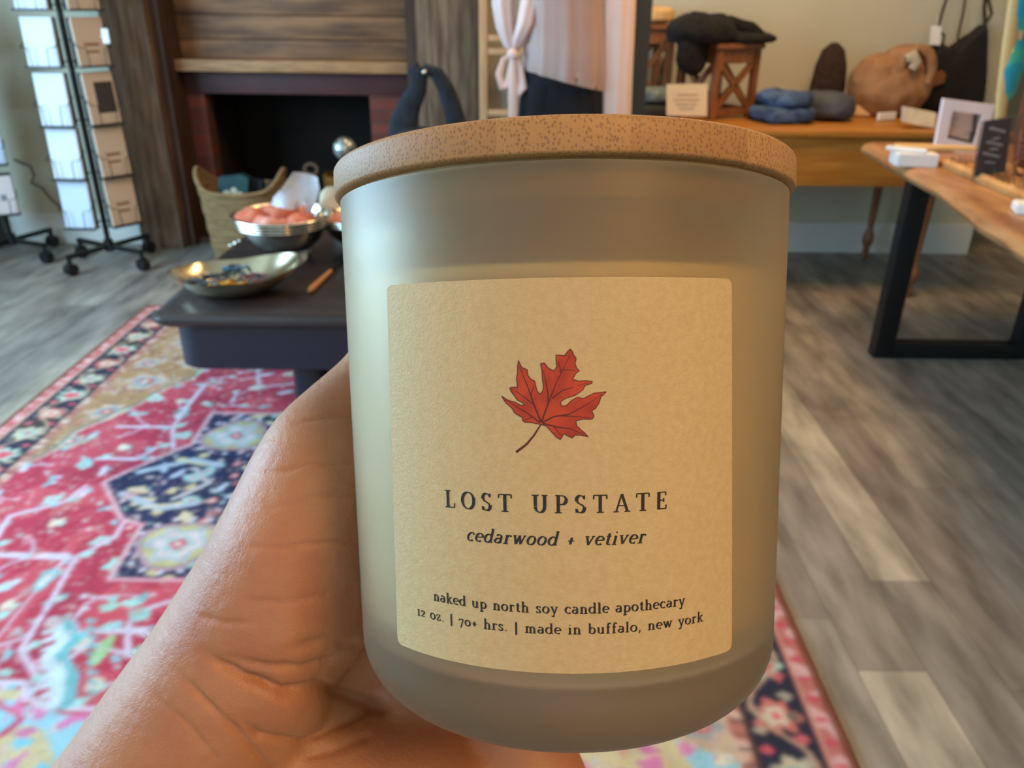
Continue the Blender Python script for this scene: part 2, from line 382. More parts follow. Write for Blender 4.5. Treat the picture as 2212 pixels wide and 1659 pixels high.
# ------------------------------------------------------------------ rug
def build_rug():
    X0, X1, Y0, Y1 = -1.65, .64, .46, 3.385
    st = .005; nx = int((X1-X0)/st)+1; ny = int((Y1-Y0)/st)+1
    xs = np.linspace(X0, X1, nx); ys = np.linspace(Y0, Y1, ny); XX, YY = np.meshgrid(xs, ys)
    L = lambda c: np.array(lin(c)[:3])
    img = np.zeros((ny, nx, 3)); img[:] = L((180, 48, 70))
    rng = np.random.default_rng(5)
    cx, cy = -.505, 1.922
    def noisef(sc, seed):
        r = np.random.default_rng(seed); o = np.zeros_like(XX)
        for _ in range(14):
            a = r.uniform(0, 2*PI); f = sc*r.uniform(.5, 1.6); o += np.sin((XX*math.cos(a)+YY*math.sin(a))*f+r.uniform(0, 6.3))
        return o/3.7
    n1 = noisef(25, 1); n2 = noisef(80, 2)
    def put(mask, c, soft=1.0): img[mask] = img[mask]*(1-soft)+L(c)*soft
    put(n1 > .35, (206, 84, 92), .55); put(n1 < -.7, (160, 40, 62), .6)
    def inpoly(P):
        m = np.zeros(XX.shape, bool); n = len(P); j = n-1
        for i in range(n):
            xi, yi = P[i]; xj, yj = P[j]
            c = ((yi > YY) != (yj > YY)) & (XX < (xj-xi)*(YY-yi)/(yj-yi+1e-12)+xi); m ^= c; j = i
        return m
    def seg(p, q, w, c, s=1.0, win=None):
        x0, x1 = min(p[0], q[0])-w, max(p[0], q[0])+w; y0, y1 = min(p[1], q[1])-w, max(p[1], q[1])+w
        i0, i1 = np.searchsorted(xs, [x0, x1]); j0, j1 = np.searchsorted(ys, [y0, y1])
        if i1 <= i0 or j1 <= j0: return
        A, B = XX[j0:j1, i0:i1], YY[j0:j1, i0:i1]
        dx, dy = q[0]-p[0], q[1]-p[1]; t = np.clip(((A-p[0])*dx+(B-p[1])*dy)/(dx*dx+dy*dy+1e-12), 0, 1)
        m = np.hypot(A-p[0]-t*dx, B-p[1]-t*dy) < w
        sub = img[j0:j1, i0:i1]; sub[m] = sub[m]*(1-s)+L(c)*s
    def line(P, w, c, mirror=True, s=1.0):
        for sx in ((1, -1) if mirror else (1,)):
            for sy in ((1, -1) if mirror else (1,)):
                Q = [(cx+(x-cx)*sx, cy+(y-cy)*sy) for x, y in P]
                for a, b in zip(Q, Q[1:]): seg(a, b, w, c, s)
    def disc(x, y, rx, ry, c, ang=0, s=1.0, pet=0):
        r = max(rx, ry)*1.3; i0, i1 = np.searchsorted(xs, [x-r, x+r]); j0, j1 = np.searchsorted(ys, [y-r, y+r])
        if i1 <= i0 or j1 <= j0: return
        A, B = XX[j0:j1, i0:i1]-x, YY[j0:j1, i0:i1]-y
        u = A*math.cos(ang)+B*math.sin(ang); v = -A*math.sin(ang)+B*math.cos(ang)
        rr = np.hypot(u/rx, v/ry); lim = 1+(.15*np.cos(pet*np.arctan2(v, u)) if pet else 0)+.08*np.sin(3*np.arctan2(v, u)+x*90)
        m = rr < lim; sub = img[j0:j1, i0:i1]; sub[m] = sub[m]*(1-s)+L(c)*s
    TEAL, MINT, CREAM, PINK, NAVY, GOLD, LT = (112, 176, 178), (160, 202, 190), (216, 200, 176), (214, 120, 140), (20, 30, 66), (176, 126, 72), (206, 190, 200)
    # leaves and blossoms strewn over the red field
    pts = []
    for _ in range(900):
        x, y = rng.uniform(-1.43, cx), rng.uniform(cy, 3.2)
        if all((x-a)**2+(y-b)**2 > .074**2 for a, b in pts): pts.append((x, y))
    for i, (x, y) in enumerate(pts):
        for (a, b) in pts[:i]:
            if math.hypot(x-a, y-b) < .105 and rng.random() < .33:
                mxp = ((x+a)/2+rng.uniform(-.012, .012), (y+b)/2+rng.uniform(-.012, .012))
                line([(x, y), mxp, (a, b)], .0036, (204, 172, 186))
    for (x, y) in pts:
        k = rng.integers(0, 7); a = rng.uniform(0, PI); s = rng.uniform(1.0, 1.75)
        for sx in (1, -1):
            for sy in (1, -1):
                X, Y = cx+(x-cx)*sx, cy+(y-cy)*sy; A = a*sx*sy
                if k == 0: disc(X, Y, .026*s, .012*s, TEAL, A); disc(X, Y, .016*s, .006*s, CREAM, A)
                elif k == 1: disc(X, Y, .02*s, .017*s, MINT, A, pet=5); disc(X, Y, .007, .007, PINK)
                elif k == 2: disc(X, Y, .024*s, .009*s, LT, A); disc(X+.012, Y+.012, .009, .006, TEAL, A+1)
                elif k == 3: disc(X, Y, .015*s, .012*s, CREAM, A, pet=4); disc(X+.02, Y-.004, .012, .006, MINT, A)
                elif k == 4:
                    u = Vector((math.cos(A), math.sin(A)))
                    seg((X-u.x*.035, Y-u.y*.035), (X+u.x*.03, Y+u.y*.03), .003, LT); disc(X+u.x*.035, Y+u.y*.035, .012, .01, MINT); disc(X-u.x*.035, Y-u.y*.035, .01, .008, LT)
                elif k == 5: disc(X, Y, .017, .008, TEAL, A); disc(X+.015, Y+.008, .008, .006, LT)
                else: disc(X, Y, .011, .011, PINK); disc(X, Y, .005, .005, CREAM)
    # gold corner spandrels
    spand = [(-1.46, 2.0), (-1.40, 2.1), (-1.39, 2.22), (-1.33, 2.33), (-1.28, 2.41), (-1.23, 2.55), (-1.17, 2.62), (-1.16, 2.78), (-.95, 2.92), (-.7, 3.0), (-.45, 3.3), (-1.46, 3.3)]
    for sx in (1, -1):
        for sy in (1, -1):
            P = [(cx+(x-cx)*sx, cy+(y-cy)*sy) for x, y in spand]
            m = inpoly(P); put(m, (172, 128, 84)); put(m & (n1 > .3), (188, 150, 116), .7); put(m & (n2 > .7), (140, 96, 70), .8)
            if sy < 0: put(m, (206, 190, 158), .55)
    for (x, y, s) in [(-1.32, 2.59, 1.4), (-1.35, 2.35, 1.2), (-1.2, 2.76, 1.3), (-1.05, 3.0, 1.4), (-1.3, 2.95, 1.2), (-1.37, 2.15, .9), (-1.38, 2.75, 1.0), (-.85, 3.1, 1.3)]:
        for sx in (1, -1):
            for sy in (1, -1):
                X, Y = cx+(x-cx)*sx, cy+(y-cy)*sy
                disc(X, Y, .05*s, .045*s, (196, 164, 140), pet=6); disc(X, Y, .034*s, .03*s, (150, 156, 152), pet=5); disc(X, Y, .018*s, .016*s, (190, 70, 70)); disc(X, Y, .008*s, .008*s, CREAM)
    line(spand[:-3], .006, (122, 130, 104)); line([(a+.012, b-.01) for a, b in spand[:-3]], .003, CREAM)
    # vines
    V = [[(-1.1, 2.58), (-1.1, 2.38), (-1.09, 2.25), (-1.27, 2.25)], [(-1.09, 2.25), (-1.04, 2.12)], [(-1.4, 1.6), (-1.2, 1.58), (-1.07, 1.58), (-1.01, 1.67), (-1.02, 1.74)],
         [(-1.07, 1.58), (-1.05, 1.45), (-1.03, 1.27), (-1.0, 1.24), (-.93, 1.17)], [(-.8, 1.26), (-.83, 1.33), (-.84, 1.36), (-.82, 1.4), (-.74, 1.45), (-.6, 1.46)], [(-.9, 1.33), (-.79, 1.33)],
         [(-1.3, 1.62), (-1.33, 1.75), (-1.22, 1.82), (-1.2, 1.9)], [(-1.3, 1.45), (-1.2, 1.4), (-1.22, 1.3), (-1.14, 1.28), (-1.15, 1.36)], [(-1.24, 2.05), (-1.12, 2.05), (-1.09, 2.12)], [(-1.36, 1.42), (-1.3, 1.36), (-1.32, 1.28)],
         [(-1.12, 1.17), (-1.03, 1.18), (-.97, 1.18), (-.95, 1.14), (-.86, 1.12), (-.7, 1.11)], [(-.6, 1.4), (-.68, 1.32), (-.6, 1.25)], [(-.75, 2.6), (-.9, 2.55), (-.95, 2.7), (-.8, 2.78)]]
    for P in V[:-1]:
        line(P, .0075, (190, 92, 118), mirror=False); line(P, .0056, (208, 194, 206), mirror=False)
        for (x, y) in P[::2]: disc(x+.02, y+.014, .017, .011, MINT, .6, pet=5); disc(x-.02, y-.012, .014, .008, (130, 190, 196), 2.1)
    line(V[-1], .005, LT); line(V[0], .004, LT)
    P = [(-1.01, 1.36), (-.955, 1.30), (-.965, 1.25), (-.91, 1.20), (-.885, 1.13)]
    line([(a+.022, b) for a, b in P], .016, TEAL, False); line(P, .012, (196, 210, 214), False)
    for i in range(9):
        t = i/8; x = -.985+.1*t; y = 1.35-.2*t; disc(x-.028, y, .012, .006, (200, 212, 214), .4); disc(x+.06, y+.01, .014, .006, (110, 170, 170), -.4)
    disc(-.86, 1.27, .016, .04, (150, 190, 130), 0, pet=9); disc(-1.3, 1.5, .03, .016, (198, 214, 216), .3, pet=4); disc(-1.18, 1.47, .03, .014, (190, 210, 220), .8, pet=5)
    disc(-.86, 1.42, .02, .016, MINT, 0, pet=4); disc(-.83, 1.385, .022, .018, (130, 190, 180)); disc(-.905, 1.405, .02, .015, (150, 196, 176), .4, pet=5)
    # the near band beyond the field: cream with teal
    low = inpoly([(-1.45, 1.0), (-1.12, 1.165), (-.97, 1.165), (-.95, 1.125), (-.86, 1.105), (-.15, 1.105), (.02, 1.165), (.12, 1.165), (.44, 1.0), (.44, .6), (-1.45, .6)])
    put(low, (206, 186, 140)); put(low & (n1 > .2), (150, 196, 206)); put(low & (n2 > .6), (208, 120, 160))
    for _ in range(60):
        x, y = rng.uniform(-1.4, .4), rng.uniform(.7, 1.1)
        if low[np.searchsorted(ys, y), np.searchsorted(xs, x)]: disc(x, y, .018, .012, [(110, 190, 210), (200, 110, 150), (222, 206, 170)][rng.integers(0, 3)], rng.uniform(0, 3), pet=4)
    line([(-1.0, 1.13), (-.93, 1.09), (-.99, .98), (-1.05, .9)], .008, (204, 60, 100), False); line([(-1.0, 1.12), (-.94, 1.09), (-1.0, .98)], .004, (120, 206, 216), False)
    # navy medallion
    med = [(-1.0, 2.352), (-.99, 2.14), (-1.03, 2.10), (-1.16, 1.922), (-1.03, 1.745), (-.965, 1.72), (-.95, 1.5)]
    poly = med+[(2*cx-x, y) for x, y in med[::-1]]
    mm = inpoly(poly); put(mm, NAVY); put(mm & (n1 > .5), (30, 40, 80), .6)
    pts = []
    for _ in range(1500):
        x, y = rng.uniform(-1.16, cx), rng.uniform(cy-.43, cy+.43)
        if mm[np.searchsorted(ys, y), np.searchsorted(xs, x)] and all((x-a)**2+(y-b)**2 > .047**2 for a, b in pts): pts.append((x, y))
    for (x, y) in pts:
        k = rng.integers(0, 6); a = rng.uniform(0, PI)
        if not mm[min(ny-1, np.searchsorted(ys, y)), max(0, np.searchsorted(xs, x-.03))]: continue
        for sx in (1, -1):
            X = cx+(x-cx)*sx
            if k == 0: disc(X, y, .03, .017, (206, 186, 150), a, pet=4)
            elif k == 1: disc(X, y, .026, .018, (156, 196, 186), a); disc(X, y, .009, .007, PINK)
            elif k == 2: disc(X, y, .013, .013, (206, 92, 110)); disc(X, y, .006, .006, CREAM)
            elif k == 3: disc(X, y, .03, .010, (176, 184, 198), a)
            elif k == 4: disc(X, y, .016, .013, (200, 180, 130), a)
            elif k == 5: disc(X, y, .014, .007, (180, 160, 160), a)
    line([(-.93, 2.0), (-.86, 1.92), (-.93, 1.84)], .006, (190, 180, 180)); line([(-1.08, 1.98), (-.95, 2.05), (-.86, 2.02)], .012, (168, 176, 188)); line([(-1.0, 2.05), (-.9, 2.02)], .006, (206, 190, 150))
    for (x, y, s) in [(-.84, 1.64, 1.0), (-.87, 2.2, 1.0), (cx, 1.922, 1.9), (-.62, 1.62, .8), (-.62, 2.22, .8)]:
        for sx in (1, -1):
            X = cx+(x-cx)*sx
            disc(X, y, .105*s, .1*s, (176, 134, 144)); disc(X, y, .094*s, .090*s, (150, 140, 130)); disc(X, y, .088*s, .083*s, (184, 172, 112), pet=0); disc(X, y, .075*s, .07*s, (170, 176, 176), pet=6)
            disc(X, y, .055*s, .05*s, (206, 190, 186), pet=6); disc(X, y, .036*s, .033*s, (160, 186, 180), pet=5); disc(X, y, .02*s, .02*s, (204, 70, 100), pet=4); disc(X, y, .008*s, .008*s, CREAM)
            for q in range(16): disc(X+.118*s*math.cos(q*PI/8), y+.112*s*math.sin(q*PI/8), .008*s, .008*s, (206, 196, 206))
    line([(cx, 2.352)]+med+[(cx, 1.5)], .0075, (200, 110, 128), False); line([(cx, 2.352)]+med+[(cx, 1.5)], .0045, (206, 170, 170), False)
    R_ = [(2*cx-x, y) for x, y in [(cx, 2.352)]+med+[(cx, 1.5)]]; line(R_, .0075, (200, 110, 128), False); line(R_, .0045, (206, 170, 170), False)
    # border
    d = np.minimum.reduce([XX-X0, X1-XX, YY-Y0, Y1-YY])
    u = np.where((XX-X0 < .23) | (X1-XX < .23), YY, XX)
    put(d < .215, (186, 116, 96)); put((d < .215) & (n2 > .25), (206, 168, 148)); put((d < .21) & (np.abs(np.sin(u*95)) > .93), (96, 74, 66), .8)
    put(d < .185, (72, 48, 40))
    band = (d < .180) & (d > .058)
    put(band, (34, 34, 52)); put(band & (n1 > .55), (60, 48, 44))
    def border_pts(dist, step):
        P = []
        y = Y0+dist
        while y < Y1-dist: P += [(X0+dist, y), (X1-dist, y)]; y += step
        x = X0+dist
        while x < X1-dist: P += [(x, Y0+dist), (x, Y1-dist)]; x += step
        return P
    for k, (x, y) in enumerate(border_pts(.12, .135)):
        disc(x, y, .044, .038, [(198, 182, 150), (196, 110, 96), (176, 196, 176)][(k//2) % 3], 0, pet=7); disc(x, y, .026, .022, [(150, 176, 160), (206, 186, 160), (206, 90, 100)][(k//2) % 3], 0, pet=6); disc(x, y, .01, .01, (214, 80, 96))
    for k, (x, y) in enumerate(border_pts(.087, .052)): disc(x, y, .012, .012, [(200, 96, 100), (170, 160, 140), (112, 100, 90)][k % 3], pet=4)
    for k, (x, y) in enumerate(border_pts(.158, .047)): disc(x, y, .012, .009, [(176, 160, 136), (204, 84, 96), (130, 120, 110)][k % 3], pet=4)
    put(np.abs(d-.118-.03*np.sin(u*46)) < .004, (184, 142, 118)) if False else None
    wv = np.abs(d-.12-.042*np.sin(u*23.3)) < .0045
    put(wv & band, (186, 150, 124))
    put(d < .058, (186, 108, 98)); put((d < .055) & (n2 > .1), (206, 160, 154)); put((d < .046) & (d > .024) & (np.sin(u*120) > .7), (196, 76, 90)); put((d < .055) & (d > .045), (196, 150, 130))
    put(d < .017, (120, 66, 46))
    #
    # wool: flecks of other yarns and slightly bled edges
    fl = rng.random(XX.shape); fl = (fl+np.roll(fl, 1, 0)+np.roll(fl, 1, 1)+np.roll(np.roll(fl, 1, 0), 1, 1))/4
    n3 = noisef(150, 7); n4 = noisef(60, 8)
    inner = d > .215
    put((fl > .74) & inner, (206, 176, 170), .55); put((fl < .24) & inner, (110, 60, 76), .4)
    put((n3*n4 > 1.15) & inner, (150, 186, 180), .6); put((n3 > 1.5) & inner, (216, 190, 186), .6); put((n4 < -1.35) & inner, (198, 120, 110), .5)
    for _ in range(2): img = (img*2+np.roll(img, 1, 0)+np.roll(img, -1, 0)+np.roll(img, 1, 1)+np.roll(img, -1, 1))/6
    img *= (1+.05*n2)[..., None]
    z = .009+.0006*n2
    co = np.stack([XX, YY, z], -1).reshape(-1, 3)
    ii = (np.arange(ny-1)[:, None]*nx+np.arange(nx-1)[None, :]).ravel()
    F = np.stack([ii, ii+1, ii+nx+1, ii+nx], -1)
    # skirt
    rim = list(range(nx))+[j*nx+nx-1 for j in range(1, ny)]+[(ny-1)*nx+i for i in range(nx-2, -1, -1)]+[j*nx for j in range(ny-2, 0, -1)]
    n0 = len(co); sk = co[rim].copy(); sk[:, 2] = .0005
    co = np.vstack([co, sk]); nr = len(rim)
    SK = np.array([[rim[(k+1) % nr], rim[k], n0+k, n0+(k+1) % nr] for k in range(nr)])
    F = np.vstack([F, SK])
    colr = np.vstack([img.reshape(-1, 3), np.tile(L((96, 52, 36)), (nr, 1))]); colr = np.hstack([np.clip(colr, 0, 1), np.ones((len(colr), 1))]).astype(np.float32)
    me = bpy.data.meshes.new('rug'); me.vertices.add(len(co)); me.vertices.foreach_set('co', co.ravel().astype(np.float32))
    me.loops.add(F.size); me.loops.foreach_set('vertex_index', F.ravel().astype(np.int32))
    me.polygons.add(len(F)); me.polygons.foreach_set('loop_start', (np.arange(len(F))*4).astype(np.int32)); me.polygons.foreach_set('loop_total', np.full(len(F), 4, np.int32))
    me.update(calc_edges=True)
    at = me.color_attributes.new('tone', 'FLOAT_COLOR', 'POINT'); at.data.foreach_set('color', colr.ravel())
    me.polygons.foreach_set('use_smooth', [True]*len(F))
    me.materials.append(attrmat('persian_rug_pile', 'tone', .92, 260, (1, 1, 1), .12, .3))
    o = bpy.data.objects.new('rug', me); COL.objects.link(o)
    tag(o, 'red patterned Persian rug with navy medallion and floral border on the grey floor', 'rug')
build_rug()

# ------------------------------------------------------------------ candle
cC = (.01058376, .01873285, -.16886502)
cax = (-.01300887, .99835262, .05588217); cfr = (7.28101511e-04, -5.58774229e-02, .998437371)
def c2w(v): return RGT*v[0] + UPV*v[1] - FWD*v[2]
A_AX = c2w(cax).normalized(); A_FR = c2w(cfr).normalized(); A_RT = A_AX.cross(A_FR).normalized()
C_ORG = EYE + c2w(cC)
HB = -.0822
cm = Matrix((A_RT, -A_FR, A_AX)).transposed().to_4x4(); cm.translation = C_ORG + A_AX*HB
candle = thing('candle', 'frosted glass soy candle with bamboo lid and cream label, held up in the hand', 'candle', (0, 0, 0))
candle.matrix_world = cm; candle.location = cm.translation; candle.rotation_euler = cm.to_euler()
def cobj(name, bm, m, parent=candle, smooth=True, angle=35):
    bmesh.ops.recalc_face_normals(bm, faces=bm.faces[:])
    me = bpy.data.meshes.new(name); bm.to_mesh(me); bm.free()
    me.polygons.foreach_set('use_smooth', [smooth]*len(me.polygons))
    if smooth: me.set_sharp_from_angle(angle=math.radians(angle))
    me.materials.append(m); o = bpy.data.objects.new(name, me); COL.objects.link(o); o.parent = parent
    return o
def RJ(H): return .045+.0285*H          # jar radius at height H (H measured as in the fit, 0 = top of the label)
def hz(H): return H-HB
def arc(cx, cz, r, a0, a1, n): return [(cx+r*math.cos(a0+(a1-a0)*k/n), cz+r*math.sin(a0+(a1-a0)*k/n)) for k in range(n+1)]
def glassmat():
    m, nt, b = newmat('frosted_glass')
    b.inputs['Base Color'].default_value = lin((242, 225, 188)); b.inputs['Roughness'].default_value = .40
    b.inputs['Transmission Weight'].default_value = .9; b.inputs['IOR'].default_value = 1.4
    b.inputs['Specular IOR Level'].default_value = .32
    return m
M_glass = glassmat()
rc = .0135; Hc = HB+rc; Rb = RJ(Hc)
prof = [(0, 0)] + [(Rb-rc+rc*math.sin(t), rc-rc*math.cos(t)) for t in [PI/2*k/12 for k in range(13)]]
for H in (-.05, -.03, -.01, .01): prof.append((RJ(H), hz(H)))
Rt = RJ(.0184); tk = .0034
prof += [(Rt, hz(.0184)), (Rt-.001, hz(.0190)), (Rt-tk+.001, hz(.0190)), (Rt-tk, hz(.0184))]
for H in (.01, -.01, -.03, -.05, -.062): prof.append((RJ(H)-tk, hz(H)))
ri = RJ(-.066)-tk
prof += [(ri-.001, hz(-.0662)), (ri-.003, hz(-.068)), (ri-.006, hz(-.0685)), (0, hz(-.0685))]
bm = NB(); lathe(bm, prof, seg=160); cobj('glass_jar', bm, M_glass, angle=60)
M_wax = mat('soy_wax', (236, 226, 200), .5, sss=.3)
bm = NB(); rw = tk+.0003
lathe(bm, [(0, hz(-.0682)), (ri-.0065, hz(-.0682)), (RJ(-.062)-rw, hz(-.062)), (RJ(-.03)-rw, hz(-.03)), (RJ(.002)-rw, hz(.002)), (RJ(.002)-rw-.001, hz(.0032)), (0, hz(.0028))], seg=120)
cobj('wax', bm, M_wax)
bm = NB(); tube(bm, [(0, 0, hz(.0026)), (.0005, 0, hz(.008)), (0, .0006, hz(.0125))], .0009, 8); cobj('wick', bm, mat('cotton_wick', (225, 215, 190), .9))
# bamboo lid
def bamboomat():
    m, nt, b = newmat('bamboo_end_grain'); N = nt.nodes.new; Lk = nt.links.new
    tc = N('ShaderNodeTexCoord')
    sp = N('ShaderNodeSeparateXYZ'); Lk(tc.outputs['Object'], sp.inputs[0])
    # glued strips across the lid
    mu = N('ShaderNodeMath'); mu.operation = 'MULTIPLY_ADD'; mu.inputs[1].default_value = 1/.0205; mu.inputs[2].default_value = .62; Lk(sp.outputs['X'], mu.inputs[0])
    fl = N('ShaderNodeMath'); fl.operation = 'FLOOR'; Lk(mu.outputs[0], fl.inputs[0])
    wn = N('ShaderNodeTexWhiteNoise'); wn.noise_dimensions = '1D'; Lk(fl.outputs[0], wn.inputs['W'])
    cr = N('ShaderNodeValToRGB'); Lk(wn.outputs['Value'], cr.inputs[0])
    cr.color_ramp.elements[0].color = lin((172, 124, 72)); cr.color_ramp.elements[1].color = lin((192, 144, 88))
    mp = N('ShaderNodeMapping'); mp.inputs['Scale'].default_value = (1, 1, .8); Lk(tc.outputs['Object'], mp.inputs[0])
    nw = N('ShaderNodeTexNoise'); nw.inputs['Scale'].default_value = 700; Lk(mp.outputs[0], nw.inputs[0])
    ad = N('ShaderNodeVectorMath'); ad.operation = 'MULTIPLY_ADD'; ad.inputs[1].default_value = (.0005,)*3; Lk(nw.outputs['Color'], ad.inputs[0]); Lk(mp.outputs[0], ad.inputs[2])
    vo = N('ShaderNodeTexVoronoi'); vo.inputs['Scale'].default_value = 1700; vo.inputs['Randomness'].default_value = .75; Lk(ad.outputs[0], vo.inputs[0])
    ra = N('ShaderNodeValToRGB'); ra.color_ramp.elements[0].position = .20; ra.color_ramp.elements[1].position = .50
    ra.color_ramp.elements[0].color = (1, 1, 1, 1); ra.color_ramp.elements[1].color = (0, 0, 0, 1); Lk(vo.outputs['Distance'], ra.inputs[0])
    n3 = N('ShaderNodeTexNoise'); n3.inputs['Scale'].default_value = 120; Lk(tc.outputs['Object'], n3.inputs[0])
    m3 = N('ShaderNodeMath'); m3.operation = 'MULTIPLY'; Lk(ra.outputs[0], m3.inputs[0]); m3.inputs[1].default_value = .55
    mx = N('ShaderNodeMix'); mx.data_type = 'RGBA'; Lk(m3.outputs[0], mx.inputs['Factor']); Lk(cr.outputs[0], mx.inputs['A']); mx.inputs['B'].default_value = lin((112, 66, 34))
    Lk(mx.outputs['Result'], b.inputs['Base Color']); b.inputs['Roughness'].default_value = .55
    bp = N('ShaderNodeBump'); bp.inputs['Strength'].default_value = .12; bp.inputs['Distance'].default_value = .0002; bp.invert = True
    Lk(ra.outputs[0], bp.inputs['Height']); Lk(bp.outputs[0], b.inputs['Normal'])
    return m
RL = .0467; f_ = .0011
pf = [(0, hz(.0191)), (RL-.0008, hz(.0191)), (RL-.0002, hz(.0193)), (RL, hz(.0197)), (RL, hz(.0252)-f_)] + [(RL-f_+f_*math.cos(t), hz(.0252)-f_+f_*math.sin(t)) for t in (.3, .7, 1.1, PI/2)] + [(0, hz(.0252))]
bm = NB(); lathe(bm, pf, seg=160); lid = cobj('lid', bm, bamboomat(), angle=50)
M_seal = mat('clear_silicone_ring', (120, 92, 66), .5)
bm = NB(); ro = RJ(.0184)-tk-.0002
lathe(bm, [(ro-.004, hz(.0192)), (ro, hz(.0192)), (ro-.0003, hz(.0165)), (ro, hz(.0150)), (ro-.0003, hz(.0135)), (ro-.004, hz(.0135)), (ro-.004, hz(.0192))], seg=96); cobj('seal_ring', bm, M_seal, lid)
# paper label
def surf(az, H, off): r = RJ(H)+off; return Vector((r*math.sin(az), -r*math.cos(az), hz(H)))
H0, H1 = -.06335, .0004
def azl(H): t = (H-H0)/(H1-H0); return -.826+(.036)*t
def azr(H): t = (H-H0)/(H1-H0); return .662-.057*t
def lab(u, v, off):
    # rounded corners
    H = H0+(H1-H0)*v; r = .0012; d = min(v, 1-v)*(H1-H0); k = (r-math.sqrt(max(0, r*r-(r-d)**2)))/.044 if d < r else 0
    a = azl(H)+k; b = azr(H)-k
    return surf(a+(b-a)*u, H, off)
bm = NB(); vs_ = [0, .002, .005, .01, .02]+[k/24 for k in range(1, 24)]+[.98, .99, .995, .998, 1]
nu = 48
Vt = [[bm.verts.new(lab(i/nu, v, .00028)) for v in vs_] for i in range(nu+1)]; Vb = [[bm.verts.new(lab(i/nu, v, .00004)) for v in vs_] for i in range(nu+1)]
nv = len(vs_)-1
for i in range(nu):
    for j in range(nv):
        bm.faces.new((Vt[i][j], Vt[i+1][j], Vt[i+1][j+1], Vt[i][j+1])); bm.faces.new((Vb[i][j+1], Vb[i+1][j+1], Vb[i+1][j], Vb[i][j]))
    bm.faces.new((Vt[i][nv], Vt[i+1][nv], Vb[i+1][nv], Vb[i][nv])); bm.faces.new((Vt[i+1][0], Vt[i][0], Vb[i][0], Vb[i+1][0]))
for j in range(nv):
    bm.faces.new((Vt[0][j], Vt[0][j+1], Vb[0][j+1], Vb[0][j])); bm.faces.new((Vt[nu][j+1], Vt[nu][j], Vb[nu][j], Vb[nu][j+1]))
M_paper = mat('cream_label_paper', (212, 182, 130), .62, c2=(204, 172, 120), scale=900, bump=.12, bscale=2200, detail=3, lo=.3, hi=.7)
label = cobj('paper_label', bm, M_paper, angle=30)
M_ink = mat('black_print', (38, 30, 24), .6)

